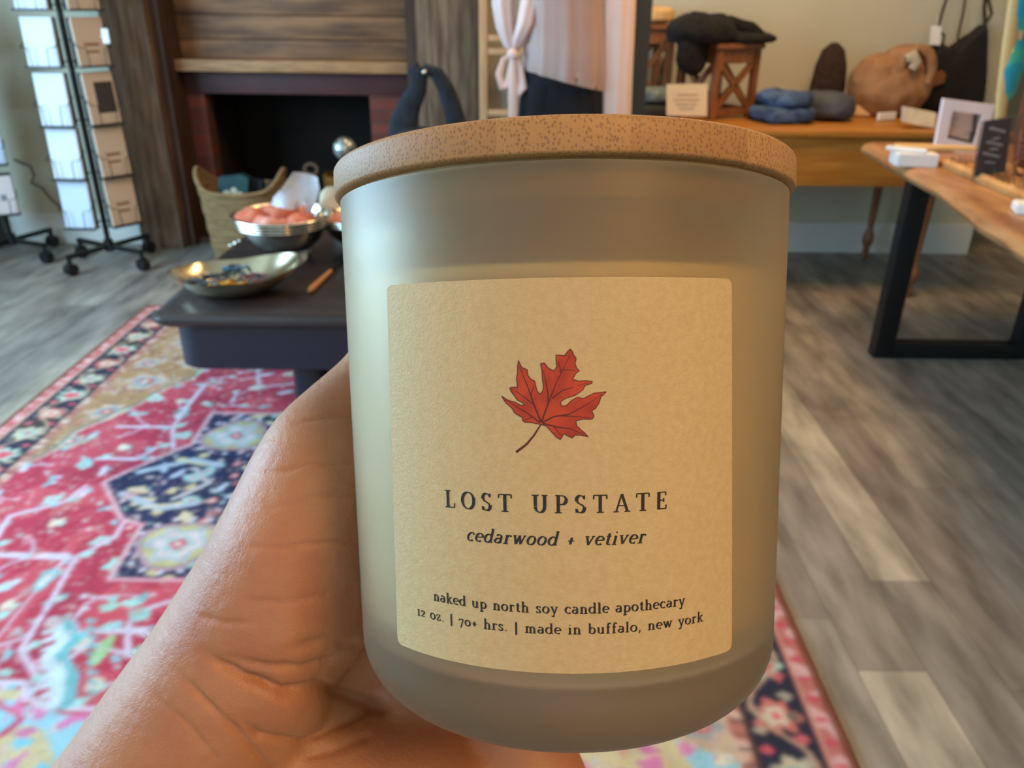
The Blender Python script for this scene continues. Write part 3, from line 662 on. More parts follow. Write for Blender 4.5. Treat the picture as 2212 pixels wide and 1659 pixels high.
# --- lettering drawn with a broad pen: every glyph is a set of strokes, in x-height units
def S(*p): return ('l', p)
def Ar(cx, cy, rx, ry, a0, a1): return ('a', (cx, cy, rx, ry, a0, a1))
def sf(x, y, w=.42): return ('s', (x, y, w*1.3))
def dot(x, y, r=.1): return ('d', (x, y, r))
G = {
 'L': (1.15, [S(.3, 0, .3, 1.5), sf(.3, 1.5, .5), sf(.25, 0, .4), S(.3, .02, 1.0, .02), S(1.0, 0, 1.05, .4)]),
 'O': (1.5, [Ar(.75, .75, .6, .74, 0, 360)]),
 'S': (1.05, [Ar(.53, 1.12, .36, .36, 20, 200), S(.2, 1.0, .35, .82, .68, .66, .86, .5), Ar(.52, .38, .37, .38, 15, -170), S(.88, 1.15, .88, 1.5), S(.14, .35, .14, .0)]),
 'T': (1.35, [S(.67, 0, .67, 1.5), S(.08, 1.48, 1.27, 1.48), S(.08, 1.5, .06, 1.15), S(1.27, 1.5, 1.29, 1.15), sf(.67, 0, .5)]),
 'U': (1.5, [S(.33, 1.5, .33, .55), Ar(.76, .52, .43, .5, 180, 360), S(1.19, .5, 1.19, 1.5), sf(.33, 1.5, .5), sf(1.19, 1.5, .42)]),
 'P': (1.2, [S(.32, 0, .32, 1.5), sf(.32, 0, .5), sf(.25, 1.5, .3), S(.3, 1.48, .65, 1.48), Ar(.63, 1.1, .42, .38, 90, -90), S(.65, .72, .32, .72)]),
 'A': (1.45, [S(.18, 0, .7, 1.52), S(.72, 1.52, 1.25, 0), sf(.17, 0, .38), sf(1.25, 0, .44), S(.36, .52, 1.05, .52)]),
 'E': (1.2, [S(.3, 0, .3, 1.5), S(.15, 1.48, 1.0, 1.48), S(1.0, 1.5, 1.0, 1.18), S(.3, .78, .78, .78), S(.8, .95, .8, .6), S(.15, .02, 1.02, .02), S(1.02, 0, 1.07, .36)]),
 'c': (.82, [Ar(.5, .5, .38, .48, 50, 310), dot(.74, .82)]),
 'e': (.86, [Ar(.47, .5, .38, .48, 0, 310), S(.1, .52, .85, .54)]),
 'd': (1.02, [Ar(.45, .48, .37, .47, 30, 330), S(.8, 1.6, .8, .05), sf(.9, .03, .2), S(.6, 1.55, .8, 1.6)]),
 'a': (.88, [Ar(.42, .7, .28, .28, 150, 0), S(.7, .75, .7, .15, .82, .03), Ar(.37, .28, .28, .26, 60, 340), S(.5, .52, .7, .6)]),
 'r': (.74, [S(.25, 0, .25, .95), S(.08, .9, .25, .98), sf(.25, 0, .4), Ar(.52, .62, .27, .34, 160, 60), dot(.66, .88, .11)]),
 'w': (1.4, [S(.15, .98, .45, .02), S(.45, .02, .7, .95), S(.7, .95, .98, .02), S(.98, .02, 1.25, .98), sf(.16, .98, .32), sf(1.25, .98, .26), sf(.7, .98, .22)]),
 'o': (.95, [Ar(.475, .49, .39, .48, 0, 360)]),
 'v': (.95, [S(.15, .98, .48, .02), S(.48, .02, .82, .98), sf(.16, .98, .32), sf(.82, .98, .26)]),
 't': (.62, [S(.3, 1.3, .3, .2), Ar(.46, .2, .17, .18, 180, 320), S(.06, .96, .56, .96)]),
 'i': (.5, [S(.25, 0, .25, .97), S(.08, .9, .25, .97), sf(.25, 0, .38), dot(.24, 1.38, .1)]),
 'n': (1.05, [S(.25, 0, .25, .97), S(.08, .9, .25, .97), sf(.25, 0, .36), Ar(.53, .62, .28, .33, 170, 0), S(.81, .65, .81, 0), sf(.81, 0, .36)]),
 'k': (1.0, [S(.25, 0, .25, 1.6), S(.08, 1.54, .25, 1.6), sf(.25, 0, .36), S(.27, .42, .78, .95), S(.42, .56, .85, .02), sf(.78, .96, .3), sf(.86, 0, .3)]),
 'u': (1.05, [S(.22, .97, .22, .35), S(.06, .92, .22, .97), Ar(.5, .34, .28, .32, 180, 330), S(.8, .97, .8, .04), S(.64, .92, .8, .97), sf(.88, .02, .2)]),
 'p': (1.02, [S(.25, -.5, .25, .97), S(.08, .9, .25, .97), sf(.25, -.5, .4), Ar(.56, .48, .36, .46, 150, -150)]),
 'h': (1.05, [S(.25, 0, .25, 1.6), S(.08, 1.54, .25, 1.6), sf(.25, 0, .36), Ar(.53, .62, .28, .33, 170, 0), S(.81, .65, .81, 0), sf(.81, 0, .36)]),
 's': (.72, [Ar(.37, .74, .22, .24, 30, 200), S(.17, .66, .35, .52, .5, .42, .6, .3), Ar(.35, .25, .24, .24, 10, -160), S(.6, .75, .6, .98), S(.1, .25, .1, 0)]),
 'y': (.95, [S(.15, .98, .5, .05), S(.84, .98, .42, -.38), Ar(.28, -.38, .14, .12, 0, -120), sf(.16, .98, .32), sf(.84, .98, .26), dot(.18, -.45, .1)]),
 'l': (.5, [S(.25, 0, .25, 1.6), S(.08, 1.54, .25, 1.6), sf(.25, 0, .38)]),
 'b': (1.0, [S(.22, 1.6, .22, .1), S(.05, 1.54, .22, 1.6), Ar(.54, .48, .36, .46, 150, -160)]),
 'f': (.64, [S(.27, 0, .27, 1.2), sf(.27, 0, .38), Ar(.5, 1.22, .23, .36, 180, 60), S(.08, .95, .55, .95), dot(.62, 1.48, .1)]),
 'm': (1.55, [S(.25, 0, .25, .97), S(.08, .9, .25, .97), sf(.25, 0, .34), Ar(.5, .62, .26, .33, 170, 0), S(.76, .65, .76, 0), sf(.76, 0, .34), Ar(1.02, .62, .26, .33, 170, 0), S(1.28, .65, 1.28, 0), sf(1.28, 0, .34)]),
 'z': (.82, [S(.12, .95, .68, .95), S(.12, .95, .1, .7), S(.68, .95, .14, .04), S(.12, .03, .7, .03), S(.7, 0, .73, .28)]),
 '1': (.55, [S(.27, 0, .27, .98), sf(.27, 0, .4), sf(.27, .97, .36)]),
 '2': (.82, [Ar(.4, .7, .26, .28, 160, -30), S(.62, .56, .12, .05), S(.12, .04, .72, .04), dot(.2, .72, .08)]),
 '7': (.8, [S(.1, .93, .74, .95), S(.72, .93, .3, -.42), S(.1, .95, .08, .68)]),
 '0': (.9, [Ar(.45, .49, .35, .46, 0, 360)]),
 '+': (.85, [S(.4, .12, .4, .88), S(.08, .5, .74, .5)]),
 '|': (.5, [S(.25, -.45, .25, 1.55)]),
 '.': (.4, [dot(.2, .08, .1)]), ',': (.4, [dot(.2, .08, .1), S(.25, .08, .12, -.3)]), ' ': (.62, []),
}
def polyl(st):
    k, p = st
    if k == 'l': return [(p[i], p[i+1]) for i in range(0, len(p), 2)]
    if k == 'a':
        cx, cy, rx, ry, a0, a1 = p; n = max(6, int(abs(a1-a0)/12))
        return [(cx+rx*math.cos(math.radians(a0+(a1-a0)*i/n)), cy+ry*math.sin(math.radians(a0+(a1-a0)*i/n))) for i in range(n+1)]
    if k == 's': return [(p[0]-p[2]/2, p[1]), (p[0]+p[2]/2, p[1])]
def text(bm, s, az0, az1, Hfun, xh, thick=.24, thin=.085, slant=0, space=.18, off=.00034, wide=1.0):
    wds = [G[c][0]*wide+space for c in s]; tot = sum(wds)-space; Ru = .0438
    k = (az1-az0)/tot       # radians per unit
    x = 0
    for c, w in zip(s, wds):
        for st in G[c][1]:
            def P(u, v):
                uu = x+(u*wide)+slant*v
                az = az0+uu*k; return surf(az, Hfun(az)+v*xh, off)
            if st[0] == 'd':
                px, py, r = st[1]; ctr = bm.verts.new(P(px, py)); ax = xh/(k*Ru)
                ring = [bm.verts.new(P(px+r*ax/wide*math.cos(t*PI/5), py+r*math.sin(t*PI/5))) for t in range(10)]
                for t in range(10): bm.faces.new((ctr, ring[t], ring[(t+1) % 10]))
                continue
            pl = polyl(st); ax = xh/(k*Ru)/wide
            # pen width by direction, in x-height units
            n = len(pl); L = []; R = []
            # subdivide straight pieces so that they follow the curved glass
            q = [pl[0]]
            for a, b in zip(pl, pl[1:]):
                m_ = 3 if abs(a[0]-b[0]) > .3 else 1
                for t in range(1, m_+1): q.append((a[0]+(b[0]-a[0])*t/m_, a[1]+(b[1]-a[1])*t/m_))
            pl = q; n = len(pl)
            for i, (u, v) in enumerate(pl):
                a = pl[max(i-1, 0)]; b = pl[min(i+1, n-1)]
                dx = (b[0]-a[0])/ax; dy = b[1]-a[1]; l = math.hypot(dx, dy) or 1; dx /= l; dy /= l
                pen = math.sin(math.atan2(dy, dx)-math.radians(158))
                wd = thin+(thick-thin)*abs(pen)**1.3
                if abs(dx) > .97: wd = thin
                if abs(dx) < .2: wd = thick if st[0] == 'a' or abs(dy)*1 > 0 else thin
                if st[0] == 'l' and len(st[1]) == 4 and abs(st[1][1]-st[1][3]) < .45: wd = min(wd, thin*1.25)
                if st[0] == 'l' and len(st[1]) == 4 and (st[1][3]-st[1][1])*(st[1][2]-st[1][0]) > .25: wd = min(wd, thin*1.5)
                L.append(bm.verts.new(P(u-dy*wd/2*ax, v+dx*wd/2))); R.append(bm.verts.new(P(u+dy*wd/2*ax, v-dx*wd/2)))
            for i in range(n-1): bm.faces.new((L[i], R[i], R[i+1], L[i+1]))
        x += w
def printed(name, *a, **k):
    bm = NB(); text(bm, *a, **k)
    for f in bm.faces:
        f.normal_update()
    o = cobj(name, bm, M_ink, label, smooth=False); return o
printed('title_lettering', 'LOST UPSTATE', -.524, .324, lambda a: -.0368, .00186, thick=.29, thin=.10, space=.62)
printed('scent_lettering', 'cedarwood + vetiver', -.437, .232, lambda a: -.0421, .00142, thick=.29, thin=.12, slant=.26, space=.20)
printed('maker_lettering', 'naked up north soy candle apothecary', -.597, .404, lambda a: -.0533, .00108, thick=.30, thin=.13, space=.18)
printed('details_lettering', '12 oz. | 70+ hrs. | made in buffalo, new york', -.688, .492, lambda a: -.0567, .00106, thick=.29, thin=.13, space=.18)
# maple leaf print: traced outline, mapped on to the label
def zpix(p): return (1050+p[0]/6.143, 730+p[1]/6.143)
def to_label(px, py):
    o = EYE-C_ORG; d = ray(px, py)
    for it in range(1):
        lo, hi = .08, .165
        f = lambda t: (lambda q: math.hypot(q.dot(A_RT), q.dot(A_FR))-RJ(q.dot(A_AX)))(o+d*t)
        for _ in range(44):
            mid = (lo+hi)/2
            if f(mid) > 0: lo = mid
            else: hi = mid
        q = o+d*lo; return math.atan2(q.dot(A_RT), q.dot(A_FR)), q.dot(A_AX)
leafp = [(690,1135),(600,1120),(520,1115),(490,1090),(490,1055),(440,1025),(380,990),(360,940),(310,890),(270,860),(215,770),(300,825),(390,850),(460,890),(520,890),(480,850),(420,820),(390,770),(340,710),(320,660),(380,650),(420,660),(420,600),(410,540),(425,460),(425,380),(435,300),(480,390),(550,420),(560,500),(600,545),(650,570),(665,640),(680,700),(715,745),(755,700),(765,640),(750,540),(745,430),(725,340),(775,330),(830,400),(900,435),(940,380),(930,290),(930,225),(1040,235),(1080,180),(1115,145),(1145,180),(1160,225),(1195,270),(1180,340),(1200,400),(1235,435),(1190,470),(1145,545),(1220,570),(1320,565),(1405,575),(1400,600),(1310,630),(1280,690),(1180,760),(1080,790),(1020,820),(985,860),(1010,905),(1070,890),(1130,830),(1210,785),(1290,800),(1350,770),(1430,730),(1590,712),(1520,780),(1490,870),(1450,930),(1400,970),(1430,1040),(1400,1075),(1270,1075),(1190,1100),(1200,1160),(1260,1220),(1310,1260),(1350,1305),(1240,1285),(1180,1285),(1145,1325),(1090,1300),(1030,1265),(1010,1310),(985,1345),(930,1310),(860,1230),(800,1165),(750,1150)]
def flatpoly(bm, P, off):
    t = bmesh.new()
    q = [to_label(*zpix(p)) for p in P]
    f = t.faces.new([t.verts.new((a*.045, h, 0)) for a, h in q]); bmesh.ops.triangulate(t, faces=[f])
    for _ in range(9):   # short edges, so that the print follows the round glass
        lng = [e for e in t.edges if e.calc_length() > .0008]
        if not lng: break
        bmesh.ops.subdivide_edges(t, edges=lng, cuts=1, use_grid_fill=False)
        bmesh.ops.triangulate(t, faces=t.faces[:])
    for v in t.verts: v.co = surf(v.co.x/.045, v.co.y, off)
    join(bm, t)
def flatline(bm, P, w0, w1, off):
    n = len(P); L = []; R = []
    for i, (x, y) in enumerate(P):
        a = P[max(i-1, 0)]; b = P[min(i+1, n-1)]; dx, dy = b[0]-a[0], b[1]-a[1]; l = math.hypot(dx, dy); w = (w0+(w1-w0)*i/(n-1))/2
        for s, T in ((1, L), (-1, R)):
            A, Hh = to_label(*zpix((x-dy/l*w*s, y+dx/l*w*s))); T.append(bm.verts.new(surf(A, Hh, off)))
    for i in range(n-1): bm.faces.new((L[i], R[i], R[i+1], L[i+1]))
M_leaf = mat('red_leaf_print', (200, 68, 26), .6, c2=(166, 46, 16), scale=260, detail=5)
M_leafline = mat('dark_leaf_print', (92, 30, 14), .6)
bm = NB(); flatpoly(bm, leafp, .00032); leafo = cobj('maple_leaf_print', bm, M_leaf, label, smooth=False); leafo['label'] = 'red maple leaf drawing'
bm = NB()
for P, w in [([(735,1120),(640,880),(560,650),(450,380)],22), ([(640,880),(560,820),(400,700)],14), ([(740,1110),(830,860),(930,600),(1110,230)],24), ([(830,860),(820,700),(760,420)],16), ([(880,800),(1000,700),(1360,590)],18),
             ([(750,1120),(900,1040),(1100,1010),(1300,900),(1540,745)],24), ([(1000,1030),(1200,1040),(1380,1060)],14), ([(750,1130),(950,1180),(1120,1200),(1320,1290)],20), ([(900,1170),(1000,1300)],12), ([(720,1120),(560,1000),(400,900),(250,810)],18), ([(620,1045),(510,1090)],12), ([(600,760),(640,620)],10), ([(1000,470),(960,300)],10), ([(1020,420),(1190,430)],10)]:
    flatline(bm, P, w, 5, .00037)
Q = leafp+[leafp[0]]
for a, b in zip(Q, Q[1:]): flatline(bm, [a, b], 10, 10, .00036)
flatline(bm, [(735,1140),(690,1210),(640,1290),(540,1410),(405,1512)], 16, 34, .00036)
cobj('leaf_veins_and_stem', bm, M_leafline, label, smooth=False)

# ------------------------------------------------------------------ hand
def hull(bm, p, r, q, s):
    t = bmesh.new()
    for c, rr in ((p, r), (q, s)):
        u = bmesh.new(); bmesh.ops.create_icosphere(u, subdivisions=3, radius=rr); join(t, u, Matrix.Translation(c))
    res = bmesh.ops.convex_hull(t, input=t.verts[:])
    bmesh.ops.delete(t, geom=[g for g in res['geom_interior'] if isinstance(g, bmesh.types.BMVert)], context='VERTS')
    loose = [v for v in t.verts if not v.link_faces]
    bmesh.ops.delete(t, geom=loose, context='VERTS')
    join(bm, t)
def chain(bm, P):
    Q = [(PD(x, y, d), r) for x, y, d, r in P]
    for (a, ra), (b, rb) in zip(Q, Q[1:]): hull(bm, a, ra, b, rb)
def build_hand():
    bm = NB()
    edge = [(110, 1659, .8, .6, .026, .205), (240, 1480, .8, .6, .025, .203), (345, 1340, .82, .57, .024, .200), (437, 1200, .88, .47, .0235, .197), (500, 1080, .88, .47, .0215, .194), (552, 975, .86, .5, .0185, .194), (596, 905, .77, .64, .0145, .196), (648, 853, .62, .78, .012, .199), (700, 808, .62, .78, .0105, .202), (750, 765, .66, .75, .0100, .205)]
    th = []
    for ex, ey, nx, ny, r, d in edge:
        px = r*FPX/d*1.0; th.append((ex+nx*px, ey+ny*px, d, r))
    # forearm
    chain(bm, [(-420, 2700, .215, .036), (-60, 2240, .210, .031), th[0]])
    chain(bm, [(0, 2950, .215, .033), (300, 2480, .210, .028), (560, 2080, .208, .025)])
    chain(bm, [(-200, 2800, .225, .034), (120, 2350, .220, .029), (420, 1930, .216, .025)])
    # thumb with its mound
    chain(bm, th + [(868, 735, .209, .0098), (930, 640, .213, .0092), (975, 560, .215, .0086)])
    # heel of the hand and palm
    chain(bm, [(560, 2080, .208, .025), (800, 1890, .214, .0225), (1010, 1830, .2165, .021), (1150, 1740, .220, .018)])
    chain(bm, [(700, 1700, .208, .021), (880, 1700, .213, .020), (1010, 1830, .2165, .021)])
    chain(bm, [(420, 1930, .216, .025), (640, 1720, .216, .022), (820, 1560, .2215, .0165), (960, 1440, .226, .014)])
    chain(bm, [(500, 1500, .208, .024), (700, 1420, .219, .0185), (900, 1280, .226, .0145), (1010, 1150, .2285, .013)])
    chain(bm, [(640, 1250, .208, .020), (800, 1150, .219, .0155), (960, 1000, .2275, .0125)])
    chain(bm, [(700, 1090, .208, .0165), (860, 1000, .220, .0125), (990, 880, .2265, .0115)])
    chain(bm, [(900, 1280, .226, .0145), (1080, 1290, .229, .012)]); chain(bm, [(1150, 1700, .22, .016), (1080, 1500, .2265, .0145), (1080, 1290, .229, .012)])
    chain(bm, [(960, 1440, .226, .014), (1080, 1290, .229, .012)]); chain(bm, [(990, 880, .2265, .0115), (1040, 1000, .2285, .0118), (1060, 1150, .229, .012), (1080, 1290, .229, .012)])
    # four fingers wrapped round the back of the jar
    def finger(base, tip, r, mid=.5):
        """from knuckle to tip, following the back of the glass"""
        P = []
        for t in (0, .22, .45, .62, .8, 1):
            x = base[0]+(tip[0]-base[0])*t; y = base[1]+(tip[1]-base[1])*t - 30*math.sin(PI*t)
            # depth on the far side of the jar
            rr = r*(1-.25*t)*(1.06 if t in (.45, .8) else 1)
            X = (x-1106)/FPX*.22-.0106; R_ = .0445+rr
            dp = .16886+math.sqrt(max(R_*R_-X*X, .0001)) + .0005
            P.append((x, y, dp + .0022*(1-t), rr))
        chain(bm, P)
    finger((1010, 840), (1500, 620), .0092); finger((1050, 1000), (1560, 830), .0096); finger((1070, 1150), (1545, 1030), .0091); finger((1090, 1290), (1440, 1220), .0079)
    me = bpy.data.meshes.new('hand_base'); bm.to_mesh(me); bm.free()
    o = bpy.data.objects.new('hand_tmp', me); COL.objects.link(o)
    md = o.modifiers.new('r', 'REMESH'); md.mode = 'VOXEL'; md.voxel_size = .0013
    ms = o.modifiers.new('s', 'SMOOTH'); ms.factor = .6; ms.iterations = 34
    dg = bpy.context.evaluated_depsgraph_get(); m2 = bpy.data.meshes.new_from_object(o.evaluated_get(dg))
    bpy.data.objects.remove(o); 
    # detail: subdivide once, then crease and wrinkle
    b2 = NB(); b2.from_mesh(m2); bpy.data.meshes.remove(m2)
    near = []
    for f in b2.faces:
        c = f.calc_center_median(); x, y = topx(c)
        if x < 820 and y < 1720 and x > -60: near.append(f)
    es = set(e for f in near for e in f.edges)
    bmesh.ops.subdivide_edges(b2, edges=list(es), cuts=1, use_grid_fill=True, smooth=.3)
    bmesh.ops.triangulate(b2, faces=[f for f in b2.faces if len(f.verts) > 4])
    for _ in range(3): bmesh.ops.smooth_vert(b2, verts=b2.verts, factor=.5, use_axis_x=True, use_axis_y=True, use_axis_z=True)
    b2.normal_update()
    cre = [([(632,919),(701,904),(759,901)],5,.00035), ([(548,1024),(629,1017),(671,997),(704,1000),(762,997)],6,.0005), ([(581,1100),(647,1085),(671,1072),(765,1066)],5,.0004), ([(536,1181),(611,1184),(659,1175),(771,1169)],6,.0004),
           ([(374,1442),(447,1520),(517,1585),(582,1659),(640,1740)],9,.0011), ([(440,1410),(476,1438),(529,1467),(610,1499),(692,1491),(773,1512),(830,1530)],15,.0026), ([(480,1418),(570,1438),(655,1442),(720,1436)],12,.0014), ([(427,1328),(480,1345),(549,1345)],8,.0005),
           ([(530,1560),(557,1589),(651,1601),(753,1556),(800,1530)],11,.0013), ([(520,1290),(600,1300),(700,1290)],9,.0003), ([(620,1400),(700,1385),(770,1395)],16,.0010), ([(330,1500),(400,1560),(470,1640)],8,.0005), ([(640,1640),(720,1620),(790,1590)],14,.0008)]
    blobs = [(650, 960, 70, .0006), (640, 1050, 60, .0004), (620, 1540, 55, .0012), (700, 1570, 50, .0010), (560, 1250, 120, .0008), (700, 1250, 60, -.0010), (720, 1460, 55, -.0016), (620, 1385, 60, .0008)]
    CJ = C_ORG
    for v in b2.verts:
        x, y = topx(v.co)
        n = v.normal
        facing = n.dot(EYE-v.co) > 0
        if facing and -100 < x < 900 and 700 < y < 1800:
            dsp = 0
            for P, w, dd in cre:
                best = 1e9; m = len(P)-1
                for si, ((x0, y0), (x1, y1)) in enumerate(zip(P, P[1:])):
                    ex, ey = x1-x0, y1-y0; t = min(1, max(0, ((x-x0)*ex+(y-y0)*ey)/(ex*ex+ey*ey))); q = math.hypot(x-x0-t*ex, y-y0-t*ey)
                    if q < best: best = q; tt = (si+t)/m
                if best < w*6:
                    fade = min(1, tt/.3+.15)*min(1, (1-tt)/.3+.3 if x < 700 else 1)*(.75+.5*noise.noise(Vector((x*.02, y*.02, 1))))
                    dsp -= dd*fade*(1.0*math.exp(-(best/(.8*w))**2)+.30*math.exp(-(best/(2.4*w))**2))
            for bx, by, w, dd in blobs: dsp += dd*math.exp(-((x-bx)**2+(y-by)**2)/(w*w))
            v.co = v.co + n*dsp
            v.co = v.co + n*.00008*noise.noise(v.co*420)
        # never inside the glass: rest on it
        q = v.co-CJ; H = q.dot(A_AX); rad = q-A_AX*H; l = rad.length
        if HB-.0005 < H < .0185 and l < RJ(max(H, HB+.0135))+.0003:
            if H < HB+.004 and l < .030: v.co = v.co - A_AX*(H-HB+.0005)
            else:
                rr = RJ(H) if H > HB+.0135 else Rb-rc+math.sqrt(max(0, rc*rc-(HB+.0135-H)**2))
                if l < rr+.0003: v.co = CJ+A_AX*H+rad.normalized()*(rr+.0003)
        elif .0185 <= H < .026 and l < .0472: v.co = CJ+A_AX*H+rad.normalized()*.0472
    return b2
def skinmat():
    m, nt, b = newmat('skin'); N = nt.nodes.new; Lk = nt.links.new
    tc = N('ShaderNodeTexCoord')
    n1 = N('ShaderNodeTexNoise'); n1.inputs['Scale'].default_value = 45; n1.inputs['Detail'].default_value = 5; Lk(tc.outputs['Object'], n1.inputs[0])
    r = N('ShaderNodeValToRGB'); e = r.color_ramp.elements; e[0].position = .3; e[1].position = .7; e[0].color = lin((194, 134, 90)); e[1].color = lin((178, 112, 76)); Lk(n1.outputs[0], r.inputs[0])
    Lk(r.outputs[0], b.inputs['Base Color'])
    b.inputs['Roughness'].default_value = .46; b.inputs['Subsurface Weight'].default_value = .25; b.inputs['Subsurface Scale'].default_value = .004
    b.inputs['Subsurface Radius'].default_value = (1, .35, .18)
    v = N('ShaderNodeTexVoronoi'); v.inputs['Scale'].default_value = 1300; v.feature = 'DISTANCE_TO_EDGE'; Lk(tc.outputs['Object'], v.inputs[0])
    n2 = N('ShaderNodeTexNoise'); n2.inputs['Scale'].default_value = 700; n2.inputs['Detail'].default_value = 6; Lk(tc.outputs['Object'], n2.inputs[0])
    mp = N('ShaderNodeMapping'); mp.inputs['Rotation'].default_value = (0, .9, 0); mp.inputs['Scale'].default_value = (1, 1, .16); Lk(tc.outputs['Object'], mp.inputs[0])
    n4 = N('ShaderNodeTexNoise'); n4.inputs['Scale'].default_value = 900; n4.inputs['Detail'].default_value = 3; Lk(mp.outputs[0], n4.inputs[0])
    mu = N('ShaderNodeMath'); mu.operation = 'MINIMUM'; mu.inputs[1].default_value = .18; Lk(v.outputs['Distance'], mu.inputs[0])
    a2 = N('ShaderNodeMath'); a2.operation = 'MULTIPLY_ADD'; a2.inputs[1].default_value = .6; Lk(n2.outputs[0], a2.inputs[0]); Lk(mu.outputs[0], a2.inputs[2])
    a1 = N('ShaderNodeMath'); a1.operation = 'MULTIPLY_ADD'; a1.inputs[1].default_value = .6; Lk(n4.outputs[0], a1.inputs[0]); Lk(a2.outputs[0], a1.inputs[2])
    bp = N('ShaderNodeBump'); bp.inputs['Strength'].default_value = .35; bp.inputs['Distance'].default_value = .00055; Lk(a1.outputs[0], bp.inputs['Height']); Lk(bp.outputs[0], b.inputs['Normal'])
    return m
hand = obj('person', build_hand(), skinmat(), angle=180)
tag(hand, 'left hand and wrist of a person, palm toward us, fingers wrapped behind the candle jar', 'person')
bm = NB(); rr_ = random.Random(3)
for k in range(34):
    t = rr_.random(); x = 640+t*120; y = 858-t*93+rr_.uniform(0, 6); d = .1985+.006*t
    p = PD(x, y, d); g = (-UPV*-.0006+RGT*-.0003); L_ = rr_.uniform(.001, .0032)
    tip = p+UPV*L_*rr_.uniform(.6, 1)-RGT*L_*rr_.uniform(.1, .7)
    tube(bm, [p-UPV*.001, p+(tip-p)*.5+UPV*.0003, tip], [.00003, .000025, .00001], 4)
for k in range(16):
    t = rr_.random(); x = 250+t*120; y = 1470-t*160; d = .203-.002*t; p = PD(x, y, d); L_ = rr_.uniform(.001, .0025)
    tip = p+UPV*L_*rr_.uniform(.2, 1)-RGT*L_; tube(bm, [p-UPV*.0006, p+(tip-p)*.5, tip], [.00003, .000025, .00001], 4)
obj('fine_hair', bm, mat('dark_hair', (40, 28, 22), .6), hand)['kind'] = 'stuff'
# ------------------------------------------------------------------ coffee table and what stands on it
TZ = .45
tb = thing('coffee_table', 'low black painted coffee table with a broad overhanging top, standing on the rug', 'table', (-.55, 2.7, 0))
M_tb = mat('black_brown_paint', (44, 37, 36), .3, c2=(54, 46, 44), scale=6, stretch=(1, 4, 1), bump=.05)
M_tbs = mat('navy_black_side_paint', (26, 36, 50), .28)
bm = NB(); rbox(bm, (-1.03, 2.09, TZ-.036), (-.04, 3.30, TZ), .05, .012, n=10); obj('tabletop', bm, M_tb, tb)
bm = NB(); rbox(bm, (-.985, 2.12, .275), (-.10, 3.25, TZ-.037), .08, n=10); obj('apron', bm, M_tbs, tb)
for x in (-.665, -.30):
    bm = NB(); rbox(bm, (x, 2.15, .045), (x+.10, 3.21, .274), .049, n=10); obj('leg', bm, M_tbs, tb)
    bm = NB(); box(bm, (x-.02, 2.12, .0115), (x+.11, 3.26, .045), bev=.006); obj('foot', bm, M_tbs, tb)

def bowl(name, label, c, rx, ry, h, prof=None, rib=0, lobes=0, foot=True, m=M_silver, rz=0, group=None, wall=.004, flare=.0):
    """open metal bowl with real wall thickness on a turned foot"""
    bm = NB()
    out = [(0, .02), (.36, .021), (.58, .07), (.78, .34), (.92, .70), (.985, .94), (1.0, 1.0)]
    P = [(r*rx, z*h) for r, z in out]
    inn = [(max(0, r*rx-wall), z*h+wall) for r, z in out[::-1]]; inn[0] = (rx-wall, h); inn[-1] = (0, .02*h+wall)
    def wob(a, i, r, z):
        w = lobes*math.cos(6*a)*r*(z/h)**2 if lobes else 0
        return (w+flare*max(0, math.cos(a-.3))**4*(z/h)**2, flare*.6*max(0, math.cos(a-.3))**3*(z/h)**2+flare*.15*max(0, math.cos(a-3.3))**4*(z/h)**2)
    lathe(bm, P+inn, (0, 0, 0), 72, 1, ry/rx, wob)
    t = thing(name, label, 'bowl', c, group)
    bmesh.ops.rotate(bm, verts=bm.verts, cent=(0, 0, 0), matrix=Matrix.Rotation(rz, 3, 'Z'))
    fh = .030 if foot else .004
    bmesh.ops.translate(bm, verts=bm.verts, vec=Vector(c)+Vector((0, 0, fh)))
    obj('bowl_body', bm, m, t, angle=60)
    if foot:
        bm = NB(); lathe(bm, [(0, .001), (.34*rx, .001), (.36*rx, .005), (.27*rx, .012), (.17*rx, .022), (.22*rx, .033), (0, .034)], c, 40, 1, ry/rx); obj('foot', bm, m, t, angle=60)
    if rib:
        for k in range(rib):
            bm = NB(); z = fh+h*(.99-.085*k); r = rx*(1.005-.018*k)
            tube(bm, [Vector(c)+Vector((r*math.cos(a*PI/24), r*ry/rx*math.sin(a*PI/24), z)) for a in range(49)], .0052, 8, caps=False); obj('rim_band', bm, m, t, angle=80)
    return t
c1 = PZ(502, 612, TZ+.03); c1.z = TZ+.001
M_sil2 = mat('warm_silver', (206, 190, 156), .2, 1)
bowl('silver_dish', 'wide oval silver dish full of small jewellery at the near corner of the black table', c1, .175, .135, .062, lobes=.03, foot=False, m=M_sil2, rz=.15, flare=.05)
